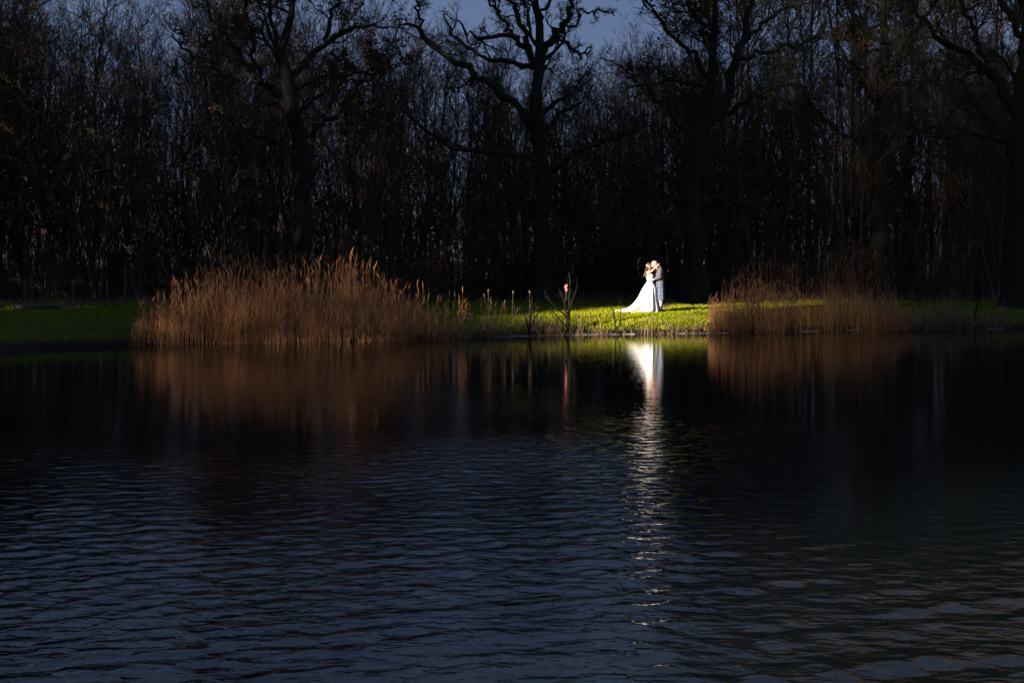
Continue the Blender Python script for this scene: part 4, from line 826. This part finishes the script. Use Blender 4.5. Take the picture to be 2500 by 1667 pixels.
cap = fuse('hair', [ellipsoid((gx_ + 0.022, 0, gz_ + 0.026), (0.103, 0.084, 0.097), -0.35)], 0.008, 1); mesh_obj('hair', cap, M['stubble'], groom)
jp = [loft([(0.975, 0.168, 0.152, 0.198), (1.03, 0.168, 0.150, 0.192), (1.15, 0.166, 0.140, 0.184), (1.30, 0.158, 0.148, 0.200), (1.42, 0.155, 0.143, 0.208), (1.51, 0.152, 0.122, 0.190), (1.57, 0.148, 0.100, 0.130), (1.61, 0.140, 0.082, 0.092)], 30)]
for s_ in (-1, 1):
    sh, el, wr = (np.array(v) for v in arms[s_]); m_ = (sh + el) / 2 + np.array([0.015, 0.012 * s_, 0]); jp += [ellipsoid(sh, (0.085, 0.072, 0.078)), capsule(sh, m_, 0.077, 0.072), capsule(m_, el, 0.072, 0.064), capsule(el, el + (wr - el) * 0.88, 0.064, 0.047)]
    for f in (0.15, 0.4, 0.7, 0.9): c = sh + (el - sh) * f; jp.append(capsule(c + np.array([-0.055, 0, 0.02]), c + np.array([0.06, -0.03 * s_ * -1, -0.03]), 0.034, 0.03, 10, 3))
jk = mesh_obj('jacket', fuse('jacket', jp, 0.010, 2), M['tweed'], groom); jk['label'] = 'grey tweed jacket'
mesh_obj('collar', plain('collar', loft([(1.575, 0.125, 0.088, 0.094), (1.605, 0.110, 0.083, 0.088), (1.632, 0.095, 0.078, 0.083)], 24)), M['tweed'], jk)
for s_ in (-1, 1):
    sh, el, wr = (np.array(v) for v in arms[s_]); a = el + (wr - el) * 0.97; b2 = el + (wr - el) * 1.10; mesh_obj('shirt_cuff', plain('shirt_cuff', capsule(a, b2, 0.036, 0.034)), M['shirt'], groom)
    for q in range(3): c = el + (wr - el) * (0.72 + 0.09 * q) + np.array([0.0, 0.05 * s_, -0.01]); mesh_obj('button', plain('button', ellipsoid(c, (0.009, 0.005, 0.009), 0, 8, 6)), M['button'], jk)
pf = plain('pocket_flap', loft_faces(np.array([(0.168 + 0.158 * math.cos(t), 0.204 * math.sin(t), z) for z, in ((1.02,), (1.065,), (1.09,)) for t in np.linspace(math.pi * 1.30, math.pi * 1.52, 7)]), 1, 7)) if False else None
PV = np.array([(0.168 + r * 0.157 * math.cos(t), r * 0.203 * math.sin(t), z) for z, r in ((1.015, 1.03), (1.05, 1.0), (1.085, 0.985)) for t in np.linspace(math.pi * 1.26, math.pi * 1.5, 7)])
mesh_obj('pocket_flap', plain('pocket_flap', (PV, [[i * 7 + j, i * 7 + j + 1, (i + 1) * 7 + j + 1, (i + 1) * 7 + j] for i in range(2) for j in range(6)])), M['tweed'], jk)
for t in (1.33, 1.45): mesh_obj('button', plain('button', ellipsoid((0.168 + 0.163 * math.cos(math.pi * t), 0.210 * math.sin(math.pi * t), 1.03), (0.010, 0.007, 0.010), 0, 8, 6)), M['button'], jk)
def tartan():
    m = bpy.data.materials.new('blue_tartan'); m.use_nodes = True; t = m.node_tree; b = t.nodes['Principled BSDF']; b.inputs['Roughness'].default_value = 0.85
    tc = t.nodes.new('ShaderNodeTexCoord'); sx = t.nodes.new('ShaderNodeSeparateXYZ'); t.links.new(tc.outputs['Object'], sx.inputs[0])
    def band(v, freq, th, off=0.0):
        a = t.nodes.new('ShaderNodeMath'); a.operation = 'MULTIPLY_ADD'; a.inputs[1].default_value = freq; a.inputs[2].default_value = off; t.links.new(v, a.inputs[0])
        f = t.nodes.new('ShaderNodeMath'); f.operation = 'FRACT'; t.links.new(a.outputs[0], f.inputs[0]); g_ = t.nodes.new('ShaderNodeMath'); g_.operation = 'LESS_THAN'; g_.inputs[1].default_value = th; t.links.new(f.outputs[0], g_.inputs[0]); return g_.outputs[0]
    def mix(f, a, c, k=1.0):
        s = t.nodes.new('ShaderNodeMath'); s.operation = 'MULTIPLY'; s.inputs[1].default_value = k; t.links.new(f, s.inputs[0])
        n = t.nodes.new('ShaderNodeMix'); n.data_type = 'RGBA'; t.links.new(s.outputs[0], n.inputs[0])
        for v, i in ((a, 6), (c, 7)):
            if isinstance(v, tuple): n.inputs[i].default_value = (*v, 1)
            else: t.links.new(v, n.inputs[i])
        return n.outputs[2]
    c = mix(band(sx.outputs['X'], 10, 0.34), (0.014, 0.015, 0.080), (0.02, 0.042, 0.058)); c = mix(band(sx.outputs['X'], 20, 0.20, 0.4), c, (0.34, 0.40, 0.40), 0.75)
    c = mix(band(sx.outputs['Z'], 7, 0.35), c, (0.012, 0.014, 0.07), 0.3); c = mix(band(sx.outputs['Z'], 7, 0.08, 0.5), c, (0.20, 0.25, 0.28), 0.2)
    t.links.new(c, b.inputs['Base Color']); return m
M['tartan'] = tartan()
def pleat(z, t): return (0.010 * (1.0 - (z - 0.43) / 0.6) + 0.002) * abs(((t * 13 / math.pi) % 2) - 1) * (1 if True else 0)
kr = [(1.01, 0.168, 0.130, 0.172), (0.95, 0.170, 0.134, 0.178), (0.85, 0.174, 0.138, 0.184), (0.70, 0.178, 0.136, 0.188), (0.55, 0.182, 0.132, 0.190), (0.435, 0.186, 0.126, 0.190)]
ko = mesh_obj('kilt', plain('kilt', loft(kr, 156, pleat), False), M['tartan'], groom); ko['label'] = 'blue and white tartan kilt'
for s_ in (-1, 1):
    mesh_obj('sock', plain('sock', capsule((0.185, 0.095 * s_, 0.375), (0.186, 0.095 * s_, 0.14), 0.066, 0.046)), M['hose'], groom)
    mesh_obj('shoe', fuse('shoe', [capsule((0.19, 0.095 * s_, 0.22), (0.19, 0.095 * s_, 0.08), 0.056, 0.052), capsule((0.215, 0.095 * s_, 0.055), (0.02, 0.112 * s_, 0.042), 0.05, 0.038)], 0.01, 2), M['shoe'], groom)
